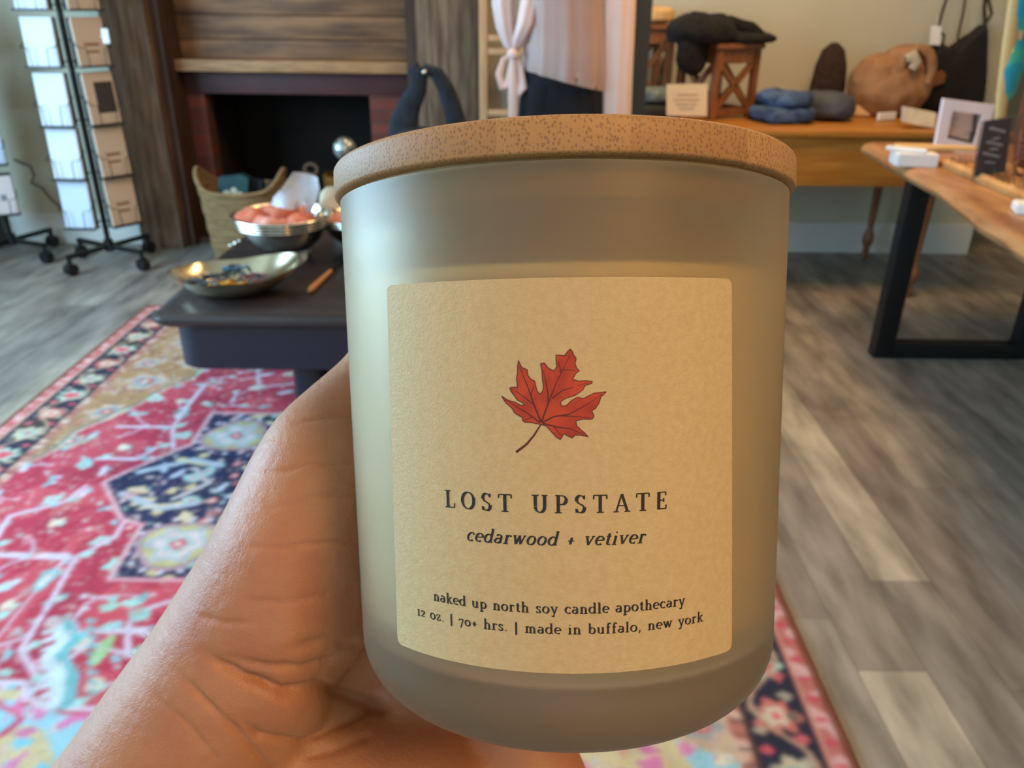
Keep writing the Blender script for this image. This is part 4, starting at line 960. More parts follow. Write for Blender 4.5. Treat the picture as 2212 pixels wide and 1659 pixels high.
# jewellery heaped in the dish
M_beads = [mat('teal_bead', (46, 92, 104), .25), mat('dark_red_bead', (96, 30, 34), .25), mat('dark_bead', (30, 28, 30), .3), mat('brass_bead', (190, 140, 60), .25, 1), mat('green_bead', (40, 70, 56), .3), mat('blue_bead', (60, 110, 140), .2)]
rb = random.Random(9); nm = ['teal', 'dark red', 'black', 'brass', 'dark green', 'pale blue']
for k in range(20):
    a = rb.uniform(0, 2*PI); r = rb.uniform(.02, .12); R = rb.uniform(.022, .036)
    p = c1+Vector((r*1.25*math.cos(a), r*.8*math.sin(a), 0.018+.003*(k % 5)+.16*r)); ci = k % 6
    bm = NB(); tl = rb.uniform(-.5, .5)
    n_ = 16
    for q in range(n_):
        b_ = 2*PI*q/n_; t2 = bmesh.new(); bmesh.ops.create_icosphere(t2, subdivisions=2, radius=.0042+.0012*(q % 3)); join(bm, t2, Matrix.Translation(p+Vector((R*math.cos(b_), R*.85*math.sin(b_), .5*R*math.sin(b_+tl)*tl+.006))))
    tube(bm, [p+Vector((R*math.cos(2*PI*q/24), R*.85*math.sin(2*PI*q/24), .5*R*math.sin(2*PI*q/24+tl)*tl+.006)) for q in range(25)], .0016, 6, caps=False)
    o = obj('bead_bracelet', bm, M_beads[ci]); tag(o, nm[ci]+' beaded bracelet in the heap inside the oval silver dish', 'bracelet', 'bracelets in the silver dish')
# tall tray / lid edge standing at the right of the dish
# large bowls with soaps in tissue
c2 = PZ(628, 566, TZ); c2.z = TZ+.001; c2.x -= .03; c2.y += .06
bowl('silver_bowl', 'footed silver bowl with ribbed rim holding orange and white wrapped soaps', c2, .165, .165, .12, rib=4)
c3 = PZ(752, 560, TZ); c3.z = TZ+.001; c3.y += .12; c3.x += .045
bowl('silver_bowl', 'darker silver bowl half hidden behind the candle, holding a cream and an orange packet', c3, .165, .165, .10, rib=3)
M_or = mat('orange_tissue', (206, 116, 84), .8, c2=(190, 92, 66), scale=20, bump=.3)
M_pk = mat('pink_tissue', (222, 158, 140), .8, c2=(206, 128, 108), scale=20, bump=.3)
M_ws = mat('white_tissue', (226, 230, 236), .7, c2=(210, 216, 226), scale=25, bump=.2)
M_cs = mat('cream_tissue', (228, 216, 186), .7, c2=(216, 200, 166), scale=25, bump=.2)
def pouch(c, s, m, label, group, seed, rz=0, tilt=0):
    bm = NB(); soft(bm, (c[0], c[1], c[2]-.014), (s[0], s[1], s[2]), 2.8, rz, .012, 22, seed, 18, tilt); o = obj('soap_packet', bm, m); tag(o, label, 'soap', group)
b2z = TZ+.03
for i, (dx, dy, dz, s, m, l) in enumerate([(-.09, -.03, .115, (.055, .05, .034), M_or, 'orange wrapped soap at the left rim of the ribbed silver bowl'), (-.02, -.09, .110, (.05, .045, .03), M_pk, 'pink wrapped soap at the near rim of the ribbed silver bowl'),
        (.07, -.06, .112, (.05, .045, .032), M_or, 'orange wrapped soap at the right rim of the ribbed silver bowl'), (.01, .07, .115, (.06, .05, .034), M_pk, 'pink wrapped soap at the back of the ribbed silver bowl'), (.0, .0, .142, (.055, .05, .028), M_or, 'orange wrapped soap on top of the pile in the ribbed silver bowl')]):
    pouch((c2.x+dx, c2.y+dy, b2z+dz), s, m, l, 'wrapped soaps in the ribbed bowl', i+1, rz=i)
for i, (dx, dy, dz, s, m, l) in enumerate([(-.07, -.03, .082, (.055, .06, .034), M_pk, 'pink wrapped soap at the left of the darker silver bowl'), (.05, -.07, .082, (.06, .04, .03), M_or, 'orange wrapped soap at the front of the darker silver bowl'), (.0, .05, .085, (.07, .05, .034), M_cs, 'cream wrapped soap at the back of the darker silver bowl')]):
    pouch((c3.x+dx, c3.y+dy, b2z+dz), s, m, l, 'wrapped soaps in the darker bowl', i+11, rz=i)
# folded white tissue standing up out of the bowl
def leaf_sheet(name, pts, Yd, thick, m, label, cat, bend=.02, group=None):
    P = [PY(x, y, Yd) for x, y in pts]; cxm = sum(p.x for p in P)/len(P)
    bm = NB(); prism(bm, P, (0, thick, 0)); bmesh.ops.subdivide_edges(bm, edges=bm.edges[:], cuts=3, use_grid_fill=True); bmesh.ops.triangulate(bm, faces=bm.faces[:])
    for v in bm.verts: v.co.y += bend*math.sin((v.co.x-cxm)*30)+.012*noise.noise(v.co*22)
    o = obj(name, bm, m, angle=70); tag(o, label, cat, group); return o
leaf_sheet('tissue_paper', [(584, 452), (592, 425), (612, 404), (624, 408), (632, 396), (634, 371), (650, 374), (683, 385), (688, 410), (680, 440), (668, 464), (660, 462), (662, 430), (664, 422), (655, 440), (640, 452), (620, 452), (602, 463)], c2.y-.02, .003, M_ws, 'crumpled white tissue paper standing up out of the ribbed silver bowl', 'tissue')
leaf_sheet('tissue_paper', [(690, 445), (694, 415), (706, 403), (745, 400), (790, 410), (800, 460)], c3.y+.02, .003, M_cs, 'cream tissue paper standing in the darker silver bowl beside the candle', 'tissue')
# price tent card
p = PZ(641, 557, TZ)
bm = NB(); q = [(-.034, 0, 0), (.034, .012, 0), (.034, .024, .098), (-.034, .012, .082)]
prism(bm, [(p.x+a, p.y+b, TZ+.001+c) for a, b, c in q], (.001, .003, 0)); prism(bm, [(p.x+a, p.y+b+(.05 if c == 0 else .004), TZ+.001+c) for a, b, c in q], (.001, .003, 0))
tag(obj('price_card', bm, M_card, smooth=False), 'small white folded price card standing below the ribbed silver bowl', 'card')
# wooden handled spreader / pen
a, b = PZ(668, 628, TZ+.012), PZ(742, 560, TZ+.012); d = (b-a).normalized()
t = thing('paint_brush', 'long tool with a light wooden handle and dark shaft lying on the black table', 'brush', (a+b)/2-Vector((0, 0, .012)))
bm = NB(); tube(bm, [a, a+d*.02, a+d*.08, a+d*.14, a+d*.2], [.006, .0105, .009, .0075, .006], 12); obj('handle', bm, mat('light_handle_wood', (190, 136, 84), .4), t)
bm = NB(); tube(bm, [a+d*.2, a+d*.34], [.006, .005], 12); obj('shaft', bm, M_black, t)
# two small clear rings behind the dish, near the table's left edge
for k, (x, y) in enumerate([(502, 528), (512, 522)]):
    p = PZ(x, y, TZ+.004); bm = NB(); tube(bm, [p+Vector((.012*math.cos(2*PI*q/24), .012*math.sin(2*PI*q/24), 0)) for q in range(25)], .0024, 8, caps=False)
    tag(obj('silver_ring', bm, M_silver), ['small silver ring lying nearer the table edge behind the oval dish', 'small silver ring lying farther in behind the oval dish'][k], 'ring', 'rings behind the dish')
# cut-glass stoppered decanter: only its ball stopper shows beside the lid
p = PY(745, 322, 3.12); 
t = thing('glass_decanter', 'glass decanter with a silver ball stopper at the far end of the black table', 'decanter', (p.x, 3.12, TZ))
M_gl = mat('pale_glass', (200, 212, 214), .08); M_gl.node_tree.nodes['Principled BSDF'].inputs['Transmission Weight'].default_value = .7
h = p.z-TZ; bm = NB(); lathe(bm, [(0, .001), (.05, .001), (.055, .02), (.05, h*.5), (.02, h*.72), (.014, h*.88), (.02, h-.045), (0, h-.045)], (p.x, 3.12, TZ), 32); obj('bottle', bm, M_gl, t)
bm = NB(); tt = bmesh.new(); bmesh.ops.create_icosphere(tt, subdivisions=3, radius=.044)
for v in tt.verts: v.co *= 1+.06*math.sin(v.co.x*220)*math.sin(v.co.z*220)
join(bm, tt, Matrix.Translation((p.x, 3.12, p.z))); obj('ball_stopper', bm, mat('antique_silver', (200, 206, 200), .28, .8, c2=(120, 124, 120), scale=60), t)

# ------------------------------------------------------------------ navy bag on the table's far end
by = 3.02
t = thing('tote_bag', 'navy denim shoulder bag with a loop handle, standing upright before the fireplace', 'bag', (PY(925, 300, by).x, by, TZ))
M_nv = mat('navy_denim', (22, 25, 30), .9, c2=(38, 43, 52), scale=18, bump=.4, bscale=120)
def PYV(x, y): return PY(x, y, by)
bm = NB(); cb = PYV(925, 285); soft(bm, (cb.x, by, TZ+(cb.z-TZ)*.5), (.155, .07, (cb.z-TZ)*.52), 3.2, 0, .012, 9, 4, 24, flatbase=TZ+.001); obj('bag_body', bm, M_nv, t)
def band(pts, w0, th, m, name):
    bm = NB(); P = [PYV(x, y) for x, y in pts]; tube(bm, P, w0, 14, True, th, up=(0, 1, 0)); return obj(name, bm, m, t)
band([(868, 300), (872, 262), (886, 225), (903, 192), (905, 168), (893, 152), (882, 158)], [.052, .05, .04, .032, .034, .034, .012], .35, M_nv, 'front_flap')
band([(900, 165), (920, 150), (944, 160), (962, 190), (975, 225), (985, 262), (990, 300)], [.012, .02, .026, .03, .034, .036, .036], .5, M_nv, 'shoulder_strap')
bm = NB(); q = PYV(918, 155); tt = bmesh.new(); bmesh.ops.create_icosphere(tt, subdivisions=2, radius=.009); join(bm, tt, Matrix.Translation(q-Vector((0, .02, 0)))); obj('snap_button', bm, M_silver, t)

# ------------------------------------------------------------------ basket by the hearth
bc = Vector((PY(527, 430, 4.12).x, 4.12, 0))
M_wick = mat('seagrass', (182, 148, 100), .85, c2=(150, 116, 72), scale=12, stretch=(1, 1, 9), bump=.9, bscale=40)
t = thing('woven_basket', 'tan seagrass basket with high scooped rim, standing at the hearth behind the black table', 'basket', bc)
zt = PY(500, 418, 4.0).z
def brim(a): return .10*max(0, -math.cos(a))**6+.10*max(0, math.cos(a))**6
def bw(a, i, r, z): return (.004*math.sin(z*160), brim(a)*(z/zt)**2 if z > .05 else 0)
pr = [(0, .012)]+[(.185+.04*(k/14), .012+(zt-.012)*k/14) for k in range(15)]+[(.213-.04*(k/14), zt-(zt-.03)*k/14) for k in range(15)]+[(0, .03)]
bm = NB(); lathe(bm, pr, bc, 56, 1, .8, bw); obj('basket_body', bm, M_wick, t, angle=70)
bm = NB(); tube(bm, [bc+Vector((.221*math.cos(a*PI/28), .177*math.sin(a*PI/28), zt+brim(a*PI/28))) for a in range(57)], .012, 8, caps=False); obj('rim', bm, M_wick, t)
# packets in the basket
def flatpack(name, pts, Yd, th, m, label, cat, group=None):
    bm = NB(); prism(bm, [PY(x, y, Yd) for x, y in pts], (0, th, 0)); o = obj(name, bm, m, smooth=False); tag(o, label, cat, group); return o
M_teal = mat('teal_print', (22, 54, 60), .5, c2=(30, 74, 70), scale=9)
flatpack('gift_box', [(470, 440), (472, 383), (520, 378), (536, 386), (534, 440)], 4.08, .05, M_teal, 'teal box printed with pale round shapes, standing in the seagrass basket', 'box')
flatpack('gift_box', [(540, 440), (538, 388), (566, 392), (566, 440)], 4.14, .05, mat('dark_teal_card', (24, 34, 44), .6), 'dark slate box beside the teal one in the seagrass basket', 'box')
flatpack('wooden_toy', [(570, 440), (572, 396), (592, 392), (604, 402), (600, 440)], 4.16, .05, mat('olive_wood', (84, 68, 42), .7), 'dull olive wooden piece at the right inside the seagrass basket', 'toy')
gb = bpy.data.objects['gift_box']
bm = NB()
for (x, y, R__) in ((490, 420, 9), (505, 412, 7), (518, 423, 9)):
    c_ = PY(x, y, 4.078); rr_2 = R__*.0024; prism(bm, [c_+Vector((rr_2*math.cos(k*PI/9), 0, rr_2*math.sin(k*PI/9))) for k in range(18)], (0, .0012, 0))
obj('printed_rounds', bm, mat('pale_print', (190, 186, 160), .6), gb)
# mustard basket in the firebox with a ring handle
mb = PY(715, 400, 4.45); mz = mb.z
t = thing('mustard_basket', 'mustard yellow basket with a round ring handle, standing in the firebox', 'basket', (mb.x+.03, 4.92, .001))
M_mus = mat('mustard_weave', (168, 112, 34), .8, c2=(138, 88, 26), scale=20, bump=.5)
k_ = PY(705, 375, 4.92)
bm = NB(); lathe(bm, [(0, .002), (.15, .002), (.175, k_.z*.6), (.18, k_.z), (.165, k_.z), (.16, k_.z*.6), (.14, .02), (0, .02)], (mb.x+.05, 4.92, 0), 40, 1.1, .9); obj('basket_body', bm, M_mus, t)
bm = NB(); rcn = PY(672, 366, 4.92); tube(bm, [rcn+Vector((.038*math.cos(2*PI*q/28), 0, .032*math.sin(2*PI*q/28)+.0)) for q in range(29)], .012, 10, caps=False); obj('ring_handle', bm, mat('pale_rope', (120, 98, 74), .8), t)
for nm_, xx in (('kindling_crate', 0),):
    pass

# ------------------------------------------------------------------ card racks
def rack(name, label, base, z_top, rz):
    t = thing(name, label, 'display rack', base)
    B = Vector(base)
    bm = NB(); tube(bm, [B+Vector((0, 0, .085)), B+Vector((0, 0, z_top))], .0135, 12); obj('pole', bm, M_black, t)
    bm = NB(); tube(bm, [B+Vector((0, 0, .07)), B+Vector((0, 0, .13))], .024, 14); obj('hub', bm, M_black, t)
    for k in range(4):
        a = rz+k*PI/2; d = Vector((math.cos(a), math.sin(a), 0)); e = B+d*.235
        bm = NB(); obox(bm, B+d*.12+Vector((0, 0, .095)), d, Vector((-d.y, d.x, 0)), (0, 0, 1), (.25, .026, .022), .004); leg = obj('base_arm', bm, M_black, t)
        bm = NB(); tube(bm, [e+Vector((0, 0, .095)), e+Vector((0, 0, .055))], .012, 10)
        tube(bm, [e-Vector((-d.y, d.x, 0))*.02+Vector((0, 0, .0325)), e+Vector((-d.y, d.x, 0))*.02+Vector((0, 0, .0325))], .031, 20)
        obj('caster', bm, M_black, leg)
    return t
def pocket(t, B, z, face, h=.25, w=.135, dist=.085, lat=0):
    """wire pocket for one column of cards: back plate, ledge and front wires"""
    f = Vector((math.cos(face), math.sin(face), 0)); s = Vector((-f.y, f.x, 0)); c = Vector((B[0], B[1], z))+f*dist+s*lat
    bm = NB()
    obox(bm, c-f*.032+Vector((0, 0, h/2)), s, f, (0, 0, 1), (w, .002, h))
    obox(bm, c+Vector((0, 0, -.004)), s, f, (0, 0, 1), (w+.012, .07, .004))
    r = .0022
    for sg in (-1, 1):
        tube(bm, [c+s*sg*(w/2+.006)-f*.032+Vector((0, 0, h*.55)), c+s*sg*(w/2+.006)+f*.034+Vector((0, 0, h*.40)), c+s*sg*(w/2-.03)+f*.036+Vector((0, 0, h*.38)), c+s*sg*(w/2-.036)+f*.036+Vector((0, 0, 0)), c+s*sg*(w/2-.036)-f*.03+Vector((0, 0, -.002))], r, 6)
    tube(bm, [c-s*(w/2+.006)+f*.034, c+s*(w/2+.006)+f*.034], r, 6)
    e0 = Vector((B[0], B[1], z+.02)); e1 = c-f*.033+Vector((0, 0, .02)); dd_ = e1-e0; obox(bm, (e0+e1)/2, dd_, Vector((0, 0, 1)).cross(dd_), (0, 0, 1), (dd_.length, .006, .006))
    obj('wire_pocket', bm, M_black, t)
    return c, f, s
M_c = {'white': mat('white_card_stock', (220, 224, 230), .55), 'tan': mat('kraft_card_stock', (216, 186, 156), .7), 'pale': mat('pale_blue_card_stock', (206, 216, 232), .6), 'pinkish': mat('blush_card_stock', (222, 206, 200), .6)}
M_print = {'red': mat('red_card_print', (208, 90, 84), .6), 'dark': mat('dark_card_print', (62, 52, 46), .6), 'grey': mat('grey_card_print', (126, 134, 140), .6), 'brown': mat('brown_card_print', (150, 104, 78), .6)}
def cards(c, f, s, h, w, kind, prt, label, group, lean=.10, n=5):
    t = thing('greeting_card', label, 'card', c+Vector((0, 0, .001)), group)
    up = (Vector((0, 0, 1))-f*(-lean)).normalized(); up = (Vector((0, 0, 1))-f*lean*.5).normalized()
    fn = s.cross(up).normalized(); fn = fn if fn.dot(f) > 0 else -fn
    base = c+f*.012
    bm = NB(); obox(bm, base+up*(h/2+.001)-fn*.006, s, fn, up, (w, .014, h), .002); obj('card_front', bm, M_c[kind], t)
    bm = NB(); obox(bm, base+up*(h*.47+.001)-fn*.0175, s, fn, up, (w*.97, .007, h*.94), .001); obj('envelope', bm, M_c['white'], t)
    if prt:
        for k, (u, v, a, b) in enumerate({'red': [(0, -.05, .3, .24)], 'dark': [(.12, .02, .62, .6)], 'grey': [(-.12, -.08, .22, .2), (.16, -.06, .18, .16)], 'brown': [(0, -.05, .5, .06), (0, -.2, .4, .05)]}[prt]):
            bm = NB(); obox(bm, base+up*(h*(.5+v))+fn*.0014+s*(w*u), s, fn, up, (w*a, .0008, h*b)); obj('printed_picture', bm, M_print[prt], t)
RB = (-2.10, 4.03, 0)
rkB = rack('card_rack', 'black metal spinner rack on casters beside the fireplace post, the nearer of the two racks', RB, 2.0, math.radians(-27))
FL, FR = math.radians(-92), math.radians(-36)
zs = [PY(125, 488, 4.0).z, PY(125, 383, 4.0).z, PY(125, 270, 4.0).z, PY(100, 143, 4.0).z, PY(95, 20, 4.0).z]
tier = ['lowest', 'second lowest', 'middle', 'second highest', 'topmost']
kindR = [('tan', 'brown'), ('tan', 'brown'), ('tan', 'dark'), ('tan', 'brown'), ('tan', None)]
for k, z in enumerate(zs):
    hh = .236 if k < 3 else .21
    for face, kk, nm_, lat in ((FL, ('white' if k != 0 else 'pale', None), 'left', -.088), (FR, kindR[k], 'right', .082)):
        c, f, s = pocket(rkB, RB, z, face, hh, .15, .06, lat)
        cards(c, f, s, hh, .147, kk[0], kk[1], ('bluish white' if nm_ == 'left' else 'tan')+' greeting card, %s of the %s-hand column on the nearer rack' % (tier[k], nm_), 'cards on the nearer rack')
bm = NB(); q = PY(228, 78, 3.85); obox(bm, q, (1, 0, 0), (0, 1, 0), (0, 0, 1), (.03, .004, .06), .001); tube(bm, [q+Vector((-.005, .004, 0)), q+Vector((-.03, .03, 0))], .0015, 6); tube(bm, [q-Vector((.0, -.003, .02)), q+Vector((-.04, .035, .0))], .0015, 6)
obj('price_tag', bm, M_card, rkB)
RA = (-2.66, 4.12, 0)
rkA = rack('card_rack', 'black metal spinner rack on casters farther left, cut by the edge of the photo', RA, 1.9, math.radians(-22))
za = [PY(60, 458, 4.1).z, PY(55, 352, 4.1).z, PY(30, 250, 4.1).z, PY(20, 130, 4.1).z]
kA = [('pinkish', 'grey'), ('pale', 'red'), ('pale', None), ('pale', 'brown')]
for k, z in enumerate(za):
    c, f, s = pocket(rkA, RA, z, math.radians(-62), .20, .15)
    cards(c, f, s, .19, .15, kA[k][0], kA[k][1], ['blush card with grey print, lowest on the far left rack', 'pale card with a red spot, second lowest on the far left rack', 'plain pale blue card, third from the floor on the far left rack', 'pale card with brown lines, highest in view on the far left rack'][k], 'cards on the far left rack')
    c, f, s = pocket(rkA, RA, z, math.radians(-150), .20, .15)
    cards(c, f, s, .19, .15, 'pinkish', None, ['lowest', 'second lowest', 'third from the floor,', 'highest in view,'][k]+' card in the left-facing column of the far left rack', 'left-facing cards on the far left rack')
# dark bin behind the left rack and a wall cable
bm = NB(); q = PZ(50, 532, 0); box(bm, (-3.24, 4.20, .002), (-2.86, 4.39, .24), bev=.01)
tag(obj('storage_box', bm, mat('charcoal_fabric', (70, 72, 76), .9)), 'dark grey fabric box on the floor behind the left card rack', 'box')
bm = NB(); tube(bm, [PY(x, y, 4.39) for x, y in ((30, 345), (66, 360), (74, 378), (68, 395), (90, 405), (110, 430), (135, 452), (160, 462))], .006, 8)
tag(obj('power_cable', bm, mat('grey_cable', (96, 92, 84), .6)), 'thin grey cable hanging against the wall behind the card racks', 'cable')

# ------------------------------------------------------------------ light wood shelf frame behind the mannequin
t = thing('display_ladder', 'tall pale wooden ladder frame leaning flat to the wall beside the fireplace', 'ladder', (-.02, 4.22, 0))
M_lw = mat('pale_peach_wood', (206, 168, 124), .5, c2=(190, 146, 102), scale=6, stretch=(8, 8, 1))
for px in (1044, 1092):
    x = PY(px, 120, 4.22).x if px == 1044 else .13
    bm = NB(); box(bm, (x-.02, 4.20, 0), (x+.02, 4.24, 2.3), bev=.004); obj('rail', bm, M_lw, t)
xl = PY(1044, 120, 4.22).x
for py in (-150, 82, 111, 243, 300, 420):
    z = PY(1060, py, 4.22).z
    if z > .1: bm = NB(); box(bm, (xl+.021, 4.205, z-.014), (.109, 4.235, z+.014), bev=.003); obj('rung', bm, M_lw, t)
bm = NB(); xg = PY(1034, 120, 4.3).x; box(bm, (xg-.012, 4.29, 0), (xg+.014, 4.41, 2.69)); struct('gap_shade_1', bm, M_darkwood)  # dark strip added as the shade in the gap between post and ladder

# ------------------------------------------------------------------ mannequin in blouse and trousers
MY = 3.42
mx = PY(1215, 200, MY).x
man = thing('mannequin', 'headless shop mannequin in a pale pink blouse with tied sleeve and dark trousers', 'mannequin', (mx, MY, 0))
def mp(x, y, dy=0): return PY(x, y, MY+dy)
hipz = mp(1215, 235).z
M_tr = mat('navy_black_trousers', (10, 11, 17), .95, c2=(16, 18, 27), scale=14, bump=.2)
def ring_body(bm, secs, seg=56, fold=0, nf=9, ph=0, closed=True):
    """stack of ellipses (x,y,z,rx,ry) with optional folds"""
    rings = []
    for i, (x, y, z, rx, ry, fa, lean) in enumerate(secs):
        rg = []
        for k in range(seg):
            a = 2*PI*k/seg; w = 1+fa*(math.sin(nf*a+ph+i*.12)+.5*math.sin(nf*1.7*a+1+ph))
            rg.append(bm.verts.new((x+rx*w*math.cos(a), y+ry*w*math.sin(a), z+lean*math.cos(a))))
        rings.append(rg)
    for A, B in zip(rings, rings[1:]):
        for k in range(seg): bm.faces.new((A[k], A[(k+1) % seg], B[(k+1) % seg], B[k]))
    if closed: bm.faces.new(rings[0][::-1]); bm.faces.new(rings[-1])
    return rings
bm = NB()   # torso of the dummy
ring_body(bm, [(mx, MY, hipz-.10, .155, .105, 0, 0), (mx, MY, hipz, .165, .11, 0, 0), (mx, MY, hipz+.12, .15, .10, 0, 0), (mx, MY, hipz+.24, .12, .085, 0, 0), (mx, MY, hipz+.42, .15, .10, 0, 0), (mx, MY, hipz+.54, .16, .095, 0, 0), (mx, MY, hipz+.62, .10, .07, 0, 0), (mx, MY, hipz+.66, .05, .05, 0, 0), (mx, MY, hipz+.74, .045, .045, 0, 0)])
obj('body', bm, mat('mannequin_shell', (40, 36, 36), .5), man)
bm = NB()
for sg in (-1, 1):
    ring_body(bm, [(mx+sg*.082, MY, .10, .07, .07, .01, 0), (mx+sg*.082, MY, .35, .075, .08, .015, 0), (mx+sg*.082, MY, .62, .086, .1, .012, 0), (mx+sg*.080, MY, hipz-.1, .092, .118, .01, 0), (mx+sg*.07, MY, hipz, .10, .122, .005, 0), (mx+sg*.065, MY, hipz+.1, .10, .118, 0, 0)])
ring_body(bm, [(mx, MY-.005, hipz-.26, .15, .118, 0, 0), (mx, MY-.005, hipz-.2, .178, .128, .003, 0), (mx, MY-.005, hipz-.05, .182, .130, .003, 0), (mx, MY-.005, hipz+.1, .168, .122, 0, 0), (mx, MY-.005, hipz+.2, .15, .11, 0, 0)])
obj('trousers', bm, M_tr, man)
bm = NB(); tube(bm, [(mx, MY, .012), (mx, MY, hipz-.05)], .012, 12); lathe(bm, [(0, .001), (.17, .001), (.17, .008), (.02, .016), (0, .016)], (mx, MY, 0), 40); obj('stand', bm, M_black, man)
M_bl = mat('blush_satin', (232, 206, 198), .42, c2=(226, 192, 180), scale=4, bump=.1)
M_bl.node_tree.nodes['Principled BSDF'].inputs['Sheen Weight'].default_value = .3
hem = mp(1215, 172).z; Lx = mp(1138, 150).x; Rx = mp(1300, 190).x; hl = (mp(1140, 148).z-mp(1300, 195).z)/2
hx = (Lx+Rx)/2; hw = (Rx-Lx)/2+.012
bm = NB(); rg = ring_body(bm, [(hx, MY-.01, hem, hw, .135, .032, -hl), (hx, MY-.01, hem+.05, hw*1.0, .137, .03, -hl*.9), (hx, MY-.01, hem+.14, hw*.97, .132, .026, -hl*.5), (mx, MY-.01, hem+.26, .155, .12, .02, 0), (mx, MY-.01, hem+.40, .17, .125, .012, 0), (mx, MY-.01, hem+.54, .185, .12, .006, 0), (mx, MY, hem+.62, .15, .095, 0, 0), (mx, MY, hem+.66, .085, .07, 0, 0)], 96, nf=11, closed=False)
for A, rr_i in ((rg[0], 0),): pass
geo = bm.faces[:]; bmesh.ops.solidify(bm, geom=geo, thickness=.003)
obj('blouse', bm, M_bl, man, angle=80)
def sleeve(name, path, r, flat, nf, fa, m=M_bl):
    bm = NB(); P = [mp(x, y, d) for x, y, d in path]; seg = 40; rings = []
    for i, p in enumerate(P):
        rg = []
        for k in range(seg):
            a = 2*PI*k/seg; w = 1+fa*math.sin(nf*a+.3*i)
            rg.append(bm.verts.new(p+Vector((r[i]*w*math.cos(a), r[i]*flat*w*math.sin(a), 0))))
        rings.append(rg)
    for A, B in zip(rings, rings[1:]):
        for k in range(seg): bm.faces.new((A[k], A[(k+1) % seg], B[(k+1) % seg], B[k]))
    bm.faces.new(rings[0][::-1]); bm.faces.new(rings[-1]); return obj(name, bm, m, man, angle=80)
sleeve('left_sleeve', [(1135, -330, 0), (1112, -180, -.01), (1088, -60, -.02), (1086, 10, -.02), (1092, 60, -.02), (1101, 98, -.02), (1108, 116, -.02)], [.05, .052, .046, .042, .038, .026, .012], .7, 7, .07)
sleeve('side_drape', [(1150, -120, -.04), (1146, 0, -.06), (1136, 50, -.08), (1122, 85, -.07), (1112, 112, -.04)], [.036, .036, .032, .026, .012], .6, 6, .08)
sleeve('right_sleeve', [(1310, -320, 0), (1328, -150, -.03), (1334, 0, -.04), (1332, 80, -.04), (1330, 150, -.04), (1328, 260, -.04), (1326, 330, -.04)], [.055, .062, .068, .066, .064, .062, .06], .6, 8, .06)
def ribbon(name, path, w):
    bm = NB(); P = [mp(x, y, d) for x, y, d in path]; tube(bm, P, w, 12, True, .22, up=(0, 1, 0)); obj(name, bm, M_bl, man, angle=80)
ribbon('bow_loop', [(1108, 116, -.06), (1088, 130, -.07), (1078, 160, -.08), (1085, 190, -.08), (1095, 188, -.08), (1102, 150, -.07), (1108, 120, -.065)], [.008, .012, .014, .014, .012, .01, .008])
ribbon('bow_loop', [(1110, 116, -.06), (1124, 150, -.07), (1131, 190, -.08), (1124, 202, -.08), (1113, 180, -.075), (1110, 124, -.065)], [.008, .012, .015, .016, .012, .008])
ribbon('bow_tail', [(1108, 118, -.07), (1107, 160, -.08), (1108, 210, -.08), (1109, 275, -.08), (1108, 320, -.08)], [.008, .014, .018, .018, .018])
bm = NB(); q = mp(1108, 117, -.075); soft(bm, q, (.022, .014, .02), 2, 0, .003, 40, 2, 12); obj('knot', bm, M_bl, man)

# dark slate post standing between the mannequin and the clothes table
a0 = PY(1381, 120, 3.5); bm = NB(); box(bm, (a0.x-.034, 3.47, .001), (a0.x+.034, 3.53, 2.699), bev=.004)
o = struct('pillar', bm, M_slate); o['label'] = 'slender slate grey post to the right of the mannequin'

# ------------------------------------------------------------------ long honey-coloured table along the wall
WZ = .775
TF = 3.60
zb = PY(1800, 402, TF).z
t = thing('console_table', 'honey-coloured wooden table along the back wall, covered with clothes and bags', 'table', (1.3, 4.0, 0))
bm = NB(); box(bm, (.36, TF-.03, WZ-.028), (2.16, 4.39, WZ), bev=.006); obj('tabletop', bm, M_orange, t)
bm = NB(); box(bm, (.40, TF, zb), (2.12, TF+.022, WZ-.029), bev=.003); box(bm, (.40, TF+.023, zb), (.422, 4.36, WZ-.029)); box(bm, (2.098, TF+.023, zb), (2.12, 4.36, WZ-.029)); box(bm, (.423, 4.338, zb), (2.097, 4.36, WZ-.029)); obj('apron', bm, M_orange, t)
def tleg(x, y):
    bm = NB(); H = zb-.001
    lathe(bm, [(0, H+.1), (.024, H+.1), (.024, H-.02), (.022, H*.7), (.017, H*.38), (.016, H*.30), (.026, H*.26), (.03, H*.21), (.026, H*.16), (.015, H*.12), (.019, .04), (.014, .0015), (0, .0015)], (x, y, 0), 24); obj('leg', bm, M_stool, t)
for x, y in ((.46, TF+.055), (1.895, TF+.055), (.46, 4.30), (PY(1895, 420, 4.3).x, 4.30)): tleg(x, y)

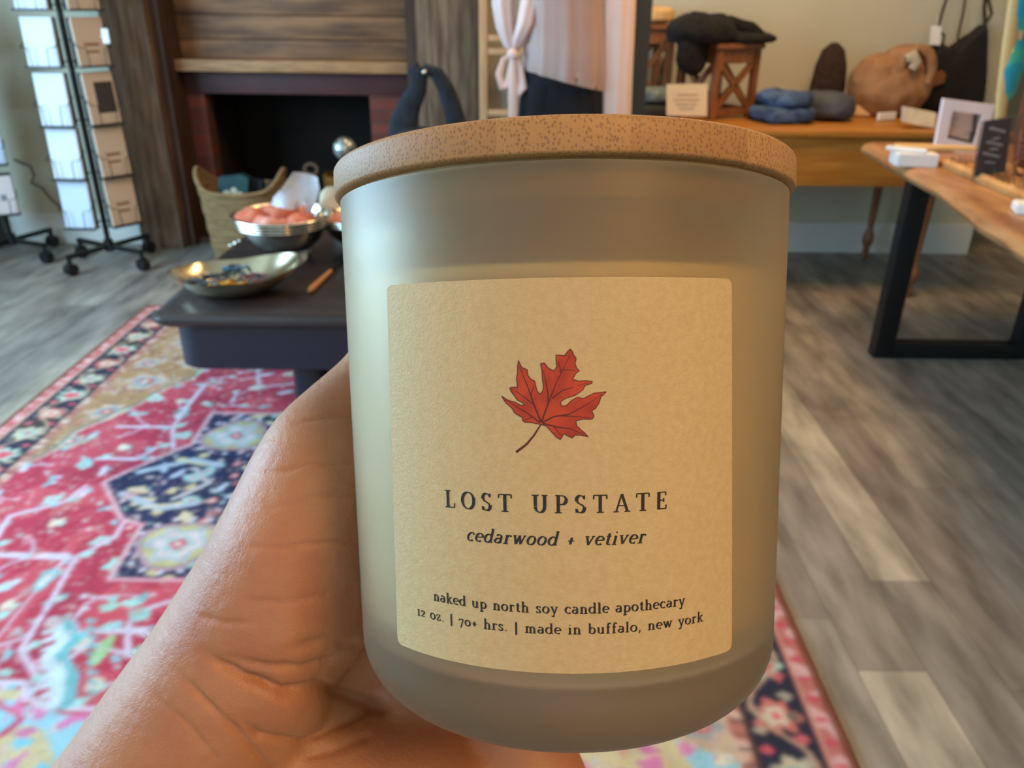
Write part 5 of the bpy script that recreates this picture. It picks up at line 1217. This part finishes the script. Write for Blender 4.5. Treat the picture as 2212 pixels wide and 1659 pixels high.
def stool(cx, cy, z0, s, h, rz, label, cloth=None):
    t = thing('wooden_stool', label, 'stool', (cx, cy, z0))
    R = Matrix.Rotation(rz, 3, 'Z'); C0 = Vector((cx, cy, 0))
    ux, uy = R @ Vector((1, 0, 0)), R @ Vector((0, 1, 0)); hs = s/2; w = .034
    bm = NB(); obox(bm, C0+Vector((0, 0, z0+h-.012)), ux, uy, (0, 0, 1), (s+.02, s+.02, .024), .004); obj('seat', bm, M_stool, t)
    for sx in (-1, 1):
        for sy in (-1, 1):
            bm = NB(); obox(bm, C0+ux*sx*(hs-w/2)+uy*sy*(hs-w/2)+Vector((0, 0, z0+(h-.025)/2+.0005)), ux, uy, (0, 0, 1), (w, w, h-.026), .003); obj('leg', bm, M_stool, t)
    for (u, v) in ((ux, uy), (uy, ux)):
        for sg in (-1, 1):
            c = C0+v*sg*(hs-w/2)
            bm = NB(); obox(bm, c+Vector((0, 0, z0+h-.055)), u, v, (0, 0, 1), (s-2*w, .02, .06), .002); obj('side_rail', bm, M_stool, t); bm = NB(); obox(bm, c+Vector((0, 0, z0+.03)), u, v, (0, 0, 1), (s-2*w, .02, .03), .002); obj('side_rail', bm, M_stool, t)
            bm = NB(); zl_, zh_ = z0+.045, z0+h-.085; L_ = s-2*w
            for q in (-1, 1):
                a = c-u*L_/2*q+Vector((0, 0, zl_)); b = c+u*L_/2*q+Vector((0, 0, zh_)); d = (b-a)
                obox(bm, (a+b)/2, d, v, d.cross(v), (d.length, .016, .024))
            obj('cross_brace', bm, M_stool, t)
    return t
s2 = PY(1537, 245, 3.86); 
ph_ = math.radians(30); S_ = .27; hst = PY(1540, 95, 3.86).z-WZ
cS = Vector((s2.x, 3.86, 0)) + S_/2*Vector((math.cos(ph_)-math.sin(ph_), math.sin(ph_)+math.cos(ph_), 0))
stool(cS.x, cS.y, WZ+.001, S_, hst, ph_, 'brown wooden stool with X-braced sides on the table, black clothes on top')
q2 = PY(1455, 60, 4.15); hs2 = PY(1455, 52, 4.15).z-WZ
stool(q2.x-.165, 4.19, WZ+.001, .30, hs2, math.radians(4), 'taller brown wooden stool with X-braced sides, partly behind the slate post')
bm = NB(); zt2 = WZ+hs2; soft(bm, (q2.x-.165, 4.19, zt2+.04), (.155, .15, .036), 4, 0, .008, 12, 5, 20, flatbase=zt2+.003)
tag(obj('folded_sweater', bm, mat('cream_knit', (220, 186, 132), .95, c2=(206, 170, 118), scale=30, bump=.5)), 'cream knitted sweater folded on the taller wooden stool', 'clothing')
# black clothes on the nearer stool
zc = WZ+hst
bm = NB(); p = PY(1500, 90, 3.95)
soft(bm, (cS.x-.12, cS.y-.10, zc+.045), (.14, .13, .075), 2.4, .3, .02, 9, 3, 26, flatbase=zc+.002)
soft(bm, (cS.x-.16, cS.y-.16, zc-.03), (.08, .045, .10), 2.3, ph_, .01, 12, 8, 18)
soft(bm, (cS.x+.06, cS.y+.0, zc+.02), (.19, .13, .028), 2.4, -.1, .01, 10, 6, 22, flatbase=zc+.002)
tag(obj('black_scarf', bm, M_blackcloth), 'heap of black cloth spilling over the top of the X-braced stool', 'clothing')
bm = NB(); P = [PY(x, y, 4.0) for x, y in ((1545, 66), (1556, 50), (1575, 47), (1600, 56), (1622, 62), (1643, 80))]; tube(bm, P, [.014, .018, .02, .02, .022, .02], 12, True, 1.4)
P = [PY(x, y, 4.0) for x, y in ((1556, 60), (1580, 72), (1610, 86), (1640, 92))]; tube(bm, P, [.01, .012, .012, .014], 12, True, 1.4)
tag(obj('black_belt_bag', bm, M_blackcloth), 'black looped strap standing up at the right of the black cloth heap', 'bag')
# sign card, folded clothes
def std_card(name, pts, Yd, th, m, label, cat, group=None): return flatpack(name, pts, Yd, th, m, label, cat, group)
sg = std_card('sign_card', [(1440, 250), (1440, 182), (1529, 181), (1527, 251)], 3.72, .004, mat('cream_sign_card', (234, 220, 190), .6), 'cream sign card with faint lines of print, standing before the stool', 'sign')
for k, (x0, x1, y) in enumerate([(1462, 1508, 206), (1455, 1512, 217), (1460, 1505, 227), (1466, 1500, 236)]):
    bm = NB(); prism(bm, [PY(x0, y, 3.7185), PY(x0, y-4, 3.7185), PY(x1, y-4, 3.7185), PY(x1, y, 3.7185)], (0, .0005, 0)); obj('printed_line', bm, mat('faint_print', (206, 188, 156), .7), sg)
def pile(name, items):
    for (x, y, z, sx, sy, sz, rz, m, label, seed, cat, e, amp) in items:
        bm = NB(); soft(bm, (x, y, z), (sx, sy, sz), e, rz, amp, 14, seed, 24, flatbase=None); tag(obj(name, bm, m), label, cat, 'folded clothes on the console table')
M_gg = mat('grey_green_knit', (122, 134, 124), .95, c2=(90, 102, 96), scale=20, bump=.5)
M_dk = mat('dark_olive_cloth', (38, 38, 34), .95, c2=(52, 50, 40), scale=14, bump=.3)
p1 = PY(1425, 230, 3.92)
pile('folded_shirt', [(p1.x, 3.92, WZ+.036, .10, .11, .033, 0, M_dk, 'dark olive folded shirt at the bottom of the small pile by the slate post', 2, 'clothing', 4, .004),
                    (p1.x-.01, 3.92, WZ+.105, .085, .10, .033, .1, M_gg, 'grey green crumpled shirt on the small pile by the slate post', 3, 'clothing', 3, .008)])
def denim(c1_, c2_): return mat('denim', c1_, .9, c2=c2_, scale=9, bump=.4, bscale=60, lo=.42, hi=.6)
M_d1 = denim((74, 100, 138), (42, 62, 94)); M_d2 = denim((78, 84, 92), (60, 66, 76)); M_d3 = denim((30, 40, 48), (22, 30, 38))
p2 = PY(1690, 250, 3.88); p3 = PY(1785, 230, 3.95); p4 = PY(1650, 230, 3.97)
pile('folded_jeans', [(p4.x, 4.02, WZ+.05, .05, .10, .046, .2, M_d3, 'dark teal jeans folded behind the blue pair', 5, 'jeans', 3, .005),
                      (p2.x-.01, 3.86, WZ+.036, .13, .13, .034, .15, M_d1, 'mid blue folded jeans, lowest of the blue pile', 6, 'jeans', 3.4, .014),
                      (p2.x+.0, 3.88, WZ+.098, .105, .12, .032, .3, M_d1, 'mid blue crumpled jeans on top of the blue pile', 7, 'jeans', 2.6, .020),
                      (p3.x+.01, 3.98, WZ+.06, .125, .15, .058, -.25, M_d2, 'dark grey folded jeans to the right of the blue pile', 8, 'jeans', 3, .006)])
bm = NB(); q = PY(1796, 165, 4.22)
lathe(bm, [(0, 0), (.07, .0), (.085, .03), (.088, .12), (.078, .22), (.055, .29), (.02, .32), (0, .325)], (q.x, 4.25, WZ+.001), 32, 1, .6, lambda a, i, r, z: (.004*noise.noise(Vector((a*2, z*20, 1))), 0))
tag(obj('brown_beanie', bm, mat('dark_brown_wool', (46, 30, 24), .95, c2=(58, 40, 32), scale=40, bump=.6)), 'dark brown rounded woollen hat standing behind the grey jeans', 'hat')
# tan hobo bag
bt = PY(1915, 190, 4.2)
t = thing('tan_bag', 'crumpled tan leather hobo bag against the wall beside the black bag', 'bag', (bt.x, 4.12, WZ))
M_tan = mat('tan_suede', (164, 124, 86), .85, c2=(134, 96, 62), scale=9, bump=.5, bscale=20)
bm = NB(); soft(bm, (bt.x-.02, 4.12, WZ+.14), (.19, .09, .145), 2.5, 0, .022, 7, 9, 30, flatbase=WZ+.001); soft(bm, (bt.x+.05, 4.12, WZ+.25), (.12, .07, .075), 2.4, 0, .014, 9, 4, 20); obj('bag_body', bm, M_tan, t)
bm = NB(); tube(bm, [PY(x, y, 4.03) for x, y in ((1950, 190), (1944, 150), (1958, 118), (1985, 103), (2008, 116), (2014, 150), (2005, 180))], [.014, .02, .022, .02, .024, .02, .012], 12, True, .6, up=(0, 1, 0)); obj('handle', bm, M_tan, t)
bm = NB(); tube(bm, [PY(x, y, 4.01) for x, y in ((1958, 128), (1972, 120), (1980, 135), (1970, 150))], [.02, .028, .026, .02], 10, True, .5, up=(0, 1, 0)); obj('paper_stuffing', bm, mat('grey_stuffing_paper', (176, 170, 150), .8), t)
# black slouch bag on the wall hook
bx = 4.32
t = thing('black_bag', 'large slouchy black leather bag with thin straps hanging against the wall', 'bag', (PY(2060, 230, bx).x, bx, WZ))
M_bk = mat('black_leather', (18, 15, 16), .8, c2=(26, 22, 26), scale=6, bump=.25)
out = [(1958, 250), (1962, 215), (1975, 170), (1992, 140), (2004, 118), (2010, 98), (2036, 92), (2046, 108), (2060, 106), (2090, 82), (2118, 58), (2131, 46), (2134, 70), (2132, 150), (2124, 250)]
def solid_outline(pts, Yd, depth, round_=.02):
    P = [PY(x, y, Yd) for x, y in pts]; bm = NB(); n = len(P); c = sum(P, Vector())/n
    front = [bm.verts.new(c+(p-c)*.86-Vector((0, depth*.5, 0))) for p in P]; mid = [bm.verts.new(p) for p in P]; back = [bm.verts.new(c+(p-c)*.9+Vector((0, depth*.5, 0))) for p in P]
    ff = bm.faces.new(front); fb = bm.faces.new(back[::-1])
    for i in range(n):
        j = (i+1) % n; bm.faces.new((front[i], mid[i], mid[j], front[j])); bm.faces.new((mid[i], back[i], back[j], mid[j]))
    bmesh.ops.triangulate(bm, faces=[ff, fb]); bmesh.ops.subdivide_edges(bm, edges=bm.edges[:], cuts=2, use_grid_fill=True); bmesh.ops.triangulate(bm, faces=bm.faces[:])
    for v in bm.verts: v.co.y += .008*noise.noise(v.co*14)
    for _ in range(2): bmesh.ops.smooth_vert(bm, verts=bm.verts, factor=.4, use_axis_x=True, use_axis_y=True, use_axis_z=True)
    return bm
obj('bag_body', solid_outline(out, bx, .12), M_bk, t, angle=80)
bm = NB(); tube(bm, [PY(x, y, bx-.07) for x, y in ((1975, 240), (1974, 190), (1990, 150), (2012, 128))], [.012, .03, .03, .014], 12, True, .6, up=(0, 1, 0)); obj('navy_edge', bm, mat('navy_leather', (28, 32, 50), .7), t)
def strap(pts, r, dy=-.02): 
    bm = NB(); tube(bm, [PY(x, y, bx+dy) for x, y in pts], r, 8); obj('strap', bm, mat('dark_strap', (58, 46, 34), .7), t)
strap([(2010, 96), (2026, 60), (2034, 30), (2050, -20), (2070, -80)], .0075); strap([(2066, 106), (2070, 74), (2080, 30), (2088, -20), (2096, -80)], .006)
strap([(2128, 60), (2126, 20), (2130, -20)], .010); strap([(2130, 50), (2142, 30), (2136, 0), (2126, -30)], .008); strap([(2036, 98), (2040, 76), (2028, 68)], .006)
bm = NB(); P = [(2012, 55), (2034, 57), (2030, 98), (2008, 96)]; prism(bm, [PY(x, y, bx-.075) for x, y in P], (0, .003, 0)); tube(bm, [PY(2024, 57, bx-.073), PY(2026, 35, bx-.06)], .0015, 6); obj('price_tag', bm, M_card, t)
bm = NB(); P = [(1996, 163), (2036, 152), (2044, 160), (2040, 178), (2014, 188), (2002, 176)]; prism(bm, [PY(x, y, bx-.085) for x, y in P], (0, .012, 0)); obj('leather_patch', bm, mat('brown_patch', (120, 78, 40), .7), t)
hk = PY(2098, -95, 4.41); bm = NB(); tube(bm, [(hk.x, 4.42, hk.z), (hk.x, 4.34, hk.z), (hk.x, 4.27, hk.z-.01), (hk.x, 4.255, hk.z+.03)], .008, 10); tag(obj('wall_hook', bm, M_black), 'black wall hook above the black bag', 'hook')
# white cards at the table's right end
flatpack('card_box', [(1957, 265), (1959, 232), (2023, 244), (2019, 277)], 3.66, .05, M_cs, 'creamy white small box at the right end of the console table', 'box')
bm = NB(); a = PZ(1905, 262, WZ); obox(bm, a+Vector((.03, .03, .02)), (1, .45, 0), (-.45, 1, 0), (0, 0, 1), (.11, .016, .034), .003); tag(obj('card_box', bm, M_card), 'white narrow box set at an angle beside the grey jeans', 'box')
bm = NB(); a = PZ(1895, 236, WZ+.05); obox(bm, Vector((a.x+.02, 4.12, WZ+.03)), (1, -.1, 0), (.1, 1, 0), (0, 0, 1), (.16, .12, .05), .004); tag(obj('card_box', bm, mat('pale_tan_card', (226, 196, 148), .7)), 'pale tan flat box behind the white ones before the tan bag', 'box')

# ------------------------------------------------------------------ live-edge table at the right
LZ = .765
t = thing('live_edge_table', 'table with a thick live-edge wooden slab on black steel frame legs, at the right', 'table', (1.75, 2.2, 0))
edge = [(1858, 324), (1885, 337), (1920, 362), (1960, 385), (1992, 402), (2030, 424), (2070, 458), (2110, 490), (2160, 522), (2212, 560)]
Pe = [PZ(x, y, LZ-.03) for x, y in edge]
Pe += [Vector((1.10, 1.35, LZ-.03)), Vector((1.06, .9, LZ-.03))]
bm = NB(); sl = [(p.x, p.y) for p in Pe]
prev = None; Y = None
ring = []
x_far = 2.12
topv = []; 
def addcol(x, y):
    pr_ = [(x_far, LZ-.05), (x+.035, LZ-.05), (x+.008, LZ-.042), (x, LZ-.026), (x+.012, LZ-.008), (x+.04, LZ), (x_far, LZ)]
    return [bm.verts.new((a, y, b)) for a, b in pr_]
dense = []
for (x0, y0), (x1, y1) in zip(sl, sl[1:]):
    for k in range(6): f = k/6; dense.append((x0+(x1-x0)*f+.006*noise.noise(Vector((y0+(y1-y0)*f, 0, 3))*9), y0+(y1-y0)*f))
dense.append(sl[-1])
cols = [addcol(x, y) for x, y in dense]
for A, B in zip(cols, cols[1:]):
    for k in range(6): bm.faces.new((A[k], A[k+1], B[k+1], B[k]))
    bm.faces.new((A[6], A[0], B[0], B[6]))
bm.faces.new(cols[0]); bm.faces.new(cols[-1][::-1])
M_slab = mat('walnut_slab', (138, 92, 58), .35, c2=(180, 134, 88), scale=3.5, stretch=(6, 1, 6), detail=7, bump=.06)
obj('tabletop', bm, M_slab, t, angle=40)
fy = 2.93; fx0 = 1.43; fx1 = 2.06; w = .075; hb = LZ-.052
def frame(y):
    bm = NB()
    box(bm, (fx0, y-.03, .0015), (fx0+w, y+.03, hb), bev=.003); box(bm, (fx1-w, y-.03, .0015), (fx1, y+.03, hb), bev=.003)
    box(bm, (fx0+w, y-.03, .0015), (fx1-w, y+.03, .062), bev=.003); box(bm, (fx0+w, y-.03, hb-.05), (fx1-w, y+.03, hb), bev=.003)
    obj('leg_frame', bm, M_black, t)
frame(fy); frame(1.15)
# things on it
fyY = 3.0
fr = thing('picture_frame', 'square white picture frame standing on the live-edge table', 'picture frame', PZ(2068, 330, LZ))
def quad(bm, pts, Yd, th): prism(bm, [PY(x, y, Yd) for x, y in pts], (0, th, 0))
pfY = PZ(2068, 330, LZ).y
O_ = [(2040, 213), (2150, 227), (2116, 346), (2021, 316)]; I_ = [(2058, 240), (2124, 248), (2102, 312), (2046, 298)]
def corners(L): return [PY(x, y, pfY+.02*0) for x, y in L]
bm = NB()
for k in range(4):
    q = [O_[k], O_[(k+1) % 4], I_[(k+1) % 4], I_[k]]; quad(bm, q, pfY, .02)
obj('frame', bm, mat('white_frame', (236, 230, 234), .4), fr, smooth=False)
bm = NB(); quad(bm, I_, pfY+.008, .004)
obj('picture', bm, mat('muted_photo', (206, 178, 160), .5, c2=(150, 150, 152), scale=9, lo=.45, hi=.62), fr, smooth=False)
bm = NB(); quad(bm, [(2104, 246), (2112, 247), (2108, 290), (2100, 288)], pfY+.004, .003); quad(bm, [(2096, 285), (2112, 288), (2108, 308), (2094, 304)], pfY+.004, .003); quad(bm, [(2047, 293), (2100, 305), (2102, 310), (2046, 298)], pfY+.004, .003); obj('dark_motif', bm, mat('motif_ink', (70, 70, 60), .6), fr, smooth=False)
# white boxes with wooden strip
a = PZ(1966, 362, LZ); bm = NB(); obox(bm, a+Vector((.03, .05, .022)), (1, -.12, 0), (.12, 1, 0), (0, 0, 1), (.135, .09, .044), .004); tag(obj('gift_box', bm, M_card), 'white box at the far left corner of the live-edge table', 'box')
bm = NB(); obox(bm, a+Vector((.0, .055, .052)), (1, -.55, 0), (.55, 1, 0), (0, 0, 1), (.13, .03, .012), .003); tag(obj('paper_strip', bm, M_card), 'white folded paper lying across the white box', 'paper')
bm = NB(); obox(bm, a+Vector((.11, .08, .055)), (1, -.18, 0), (.18, 1, 0), (0, 0, 1), (.26, .05, .014), .004); tag(obj('wooden_board', bm, mat('blond_wood', (222, 186, 122), .5)), 'blond wooden slat resting on the white box in front of the picture frame', 'slat')
# bark-edged tray
tr = [PZ(x, y, LZ) for x, y in ((2020, 355), (2080, 383), (2140, 408), (2212, 440))]
d = (tr[-1]-tr[0]); d.z = 0; d.normalize(); nrm_ = Vector((d.y, -d.x, 0)); nrm_ = nrm_ if nrm_.x > 0 else -nrm_
tt_ = thing('wooden_tray', 'narrow wooden tray with ragged bark edge and dried moss, along the live-edge table', 'tray', tr[0]+d*.2)
L_ = (tr[-1]-tr[0]).length+.25
bm = NB(); prof_ = [(0, .0015), (-.005, .018), (.006, .03), (.02, .012), (.16, .012), (.175, .03), (.185, .018), (.18, .0015)]
cs = []
for k in range(41):
    p = tr[0]+d*(L_*k/40); p.z = LZ; e = .008*noise.noise(Vector((k*.9, 0, 0))); cs.append([bm.verts.new(p+nrm_*(a_+e)+Vector((0, 0, b_+(.4*abs(e) if b_ > .025 else 0)))) for a_, b_ in prof_])
for A, B in zip(cs, cs[1:]):
    for k in range(8): bm.faces.new((A[k], A[(k+1) % 8], B[(k+1) % 8], B[k]))
bm.faces.new(cs[0]); bm.faces.new(cs[-1][::-1]); obj('tray_body', bm, mat('bark_tray_wood', (206, 158, 98), .6, c2=(176, 124, 70), scale=9, bump=.4), tt_)
bm = NB(); rr3 = random.Random(4)
for k in range(150):
    p = tr[0]+d*rr3.uniform(.0, L_-.02)+nrm_*rr3.uniform(.02, .15); p.z = LZ+.013
    tip = p+Vector((rr3.uniform(-.02, .02), rr3.uniform(-.02, .02), rr3.uniform(.012, .04))); tube(bm, [p, (p+tip)/2+Vector((rr3.uniform(-.005, .005), 0, .003)), tip], [.0014, .0011, .0005], 4)
mo = obj('dried_moss', bm, mat('dried_moss', (120, 104, 70), .9, c2=(84, 84, 64), scale=20), tt_); mo['kind'] = 'stuff'
# chalk menu sign in clear stand
ck = thing('chalk_sign', 'small dark grey chalk sign with looping pale writing, in a clear stand', 'sign', PZ(2140, 400, LZ))
ckY = PZ(2140, 400, LZ).y+.03
bm = NB(); quad(bm, [(2128, 262), (2186, 254), (2172, 372), (2104, 382)], ckY, .006); obj('board', bm, mat('chalkboard', (62, 58, 58), .7, c2=(54, 50, 50), scale=10), ck, smooth=False)
M_chalk = mat('chalk', (150, 142, 136), .9)
bm = NB()
for (x0, y0, x1, y1, amp, w_) in [(2138, 276, 2172, 285, 3, .0035), (2144, 300, 2160, 298, 2, .003), (2132, 306, 2166, 314, 3, .0035), (2138, 322, 2156, 322, 2, .003), (2124, 330, 2160, 339, 3, .0035), (2128, 350, 2150, 352, 2, .0025)]:
    P = [PY(x0+(x1-x0)*k/24, y0+(y1-y0)*k/24+amp*math.sin(k*1.25), ckY-.002) for k in range(25)]; tube(bm, P, w_*.6, 6)
obj('chalk_writing', bm, M_chalk, ck)
M_acr = mat('clear_acrylic', (214, 206, 200), .05); M_acr.node_tree.nodes['Principled BSDF'].inputs['Transmission Weight'].default_value = .95
bm = NB(); quad(bm, [(2120, 262), (2212, 246), (2190, 385), (2098, 392)], ckY+.012, .003); obj('acrylic_panel', bm, M_acr, ck, smooth=False)
# painted wooden stick with teal glaze, standing up at the frame's edge
sy_ = ckY+.10
st_ = thing('painted_paddle', 'upright pale wooden paddle with glossy teal and green painted bands, at the right edge', 'ornament', PZ(2150, 372, LZ)+Vector((0, .12, 0)))
def sp(x, y): return PY(x, y, sy_)
zlow = sp(2150, 345)
bm = NB(); tube(bm, [sp(2150, 350), sp(2156, 300), sp(2166, 200), sp(2180, 100), sp(2194, 0), sp(2202, -60)], [.012, .015, .019, .021, .021, .02], 14, True, .6, up=(0, 1, 0)); obj('stick', bm, mat('blond_stick_wood', (216, 182, 120), .5), st_)
M_tg = mat('teal_glaze', (40, 150, 170), .12, c2=(70, 178, 140), scale=14, lo=.45, hi=.55)
bm = NB(); tube(bm, [sp(2172, 228), sp(2176, 200), sp(2186, 150), sp(2196, 105), sp(2204, 86)], [.006, .026, .036, .03, .018], 16, True, .5, up=(0, 1, 0)); obj('lower_glaze', bm, M_tg, st_)
bm = NB(); tube(bm, [sp(2202, 66), sp(2206, 30), sp(2212, -20), sp(2218, -70)], [.022, .032, .034, .03], 16, True, .5, up=(0, 1, 0)); obj('upper_glaze', bm, M_tg, st_)
# rust coloured basket at the right edge, and the small items in front
rx_ = PZ(2230, 350, LZ)
bm = NB(); lathe(bm, [(0, .001), (.10, .001), (.125, .12), (.13, .30), (.12, .30), (.11, .12), (.09, .02), (0, .02)], (sp(2245, 200).x+.17, sy_+.12, LZ), 40, 1, .9, lambda a, i, r, z: (.002*math.sin(a*20), 0))
tag(obj('rust_basket', bm, mat('rust_weave', (112, 58, 38), .8, c2=(86, 42, 28), scale=8, stretch=(1, 1, 10), bump=.6)), 'rust brown woven container at the right edge behind the painted paddle', 'basket')
p = PZ(2200, 388, LZ); bm = NB(); tube(bm, [p+Vector((.022*math.cos(2*PI*q/24), .012*math.sin(2*PI*q/24), .035+.02*math.sin(2*PI*q/24))) for q in range(25)], .0055, 8, caps=False)
tag(obj('napkin_ring', bm, mat('brown_horn', (96, 58, 44), .3)), 'small brown ring standing in the bark-edged tray by the clear sign stand', 'ring')
a = PZ(2222, 462, LZ); bm = NB(); obox(bm, a+Vector((.03, .0, .014)), (1, -.4, 0), (.4, 1, 0), (0, 0, 1), (.13, .075, .026), .004); tag(obj('gift_box', bm, M_card), 'white box on the near part of the live-edge table, cut by the photo edge', 'box')
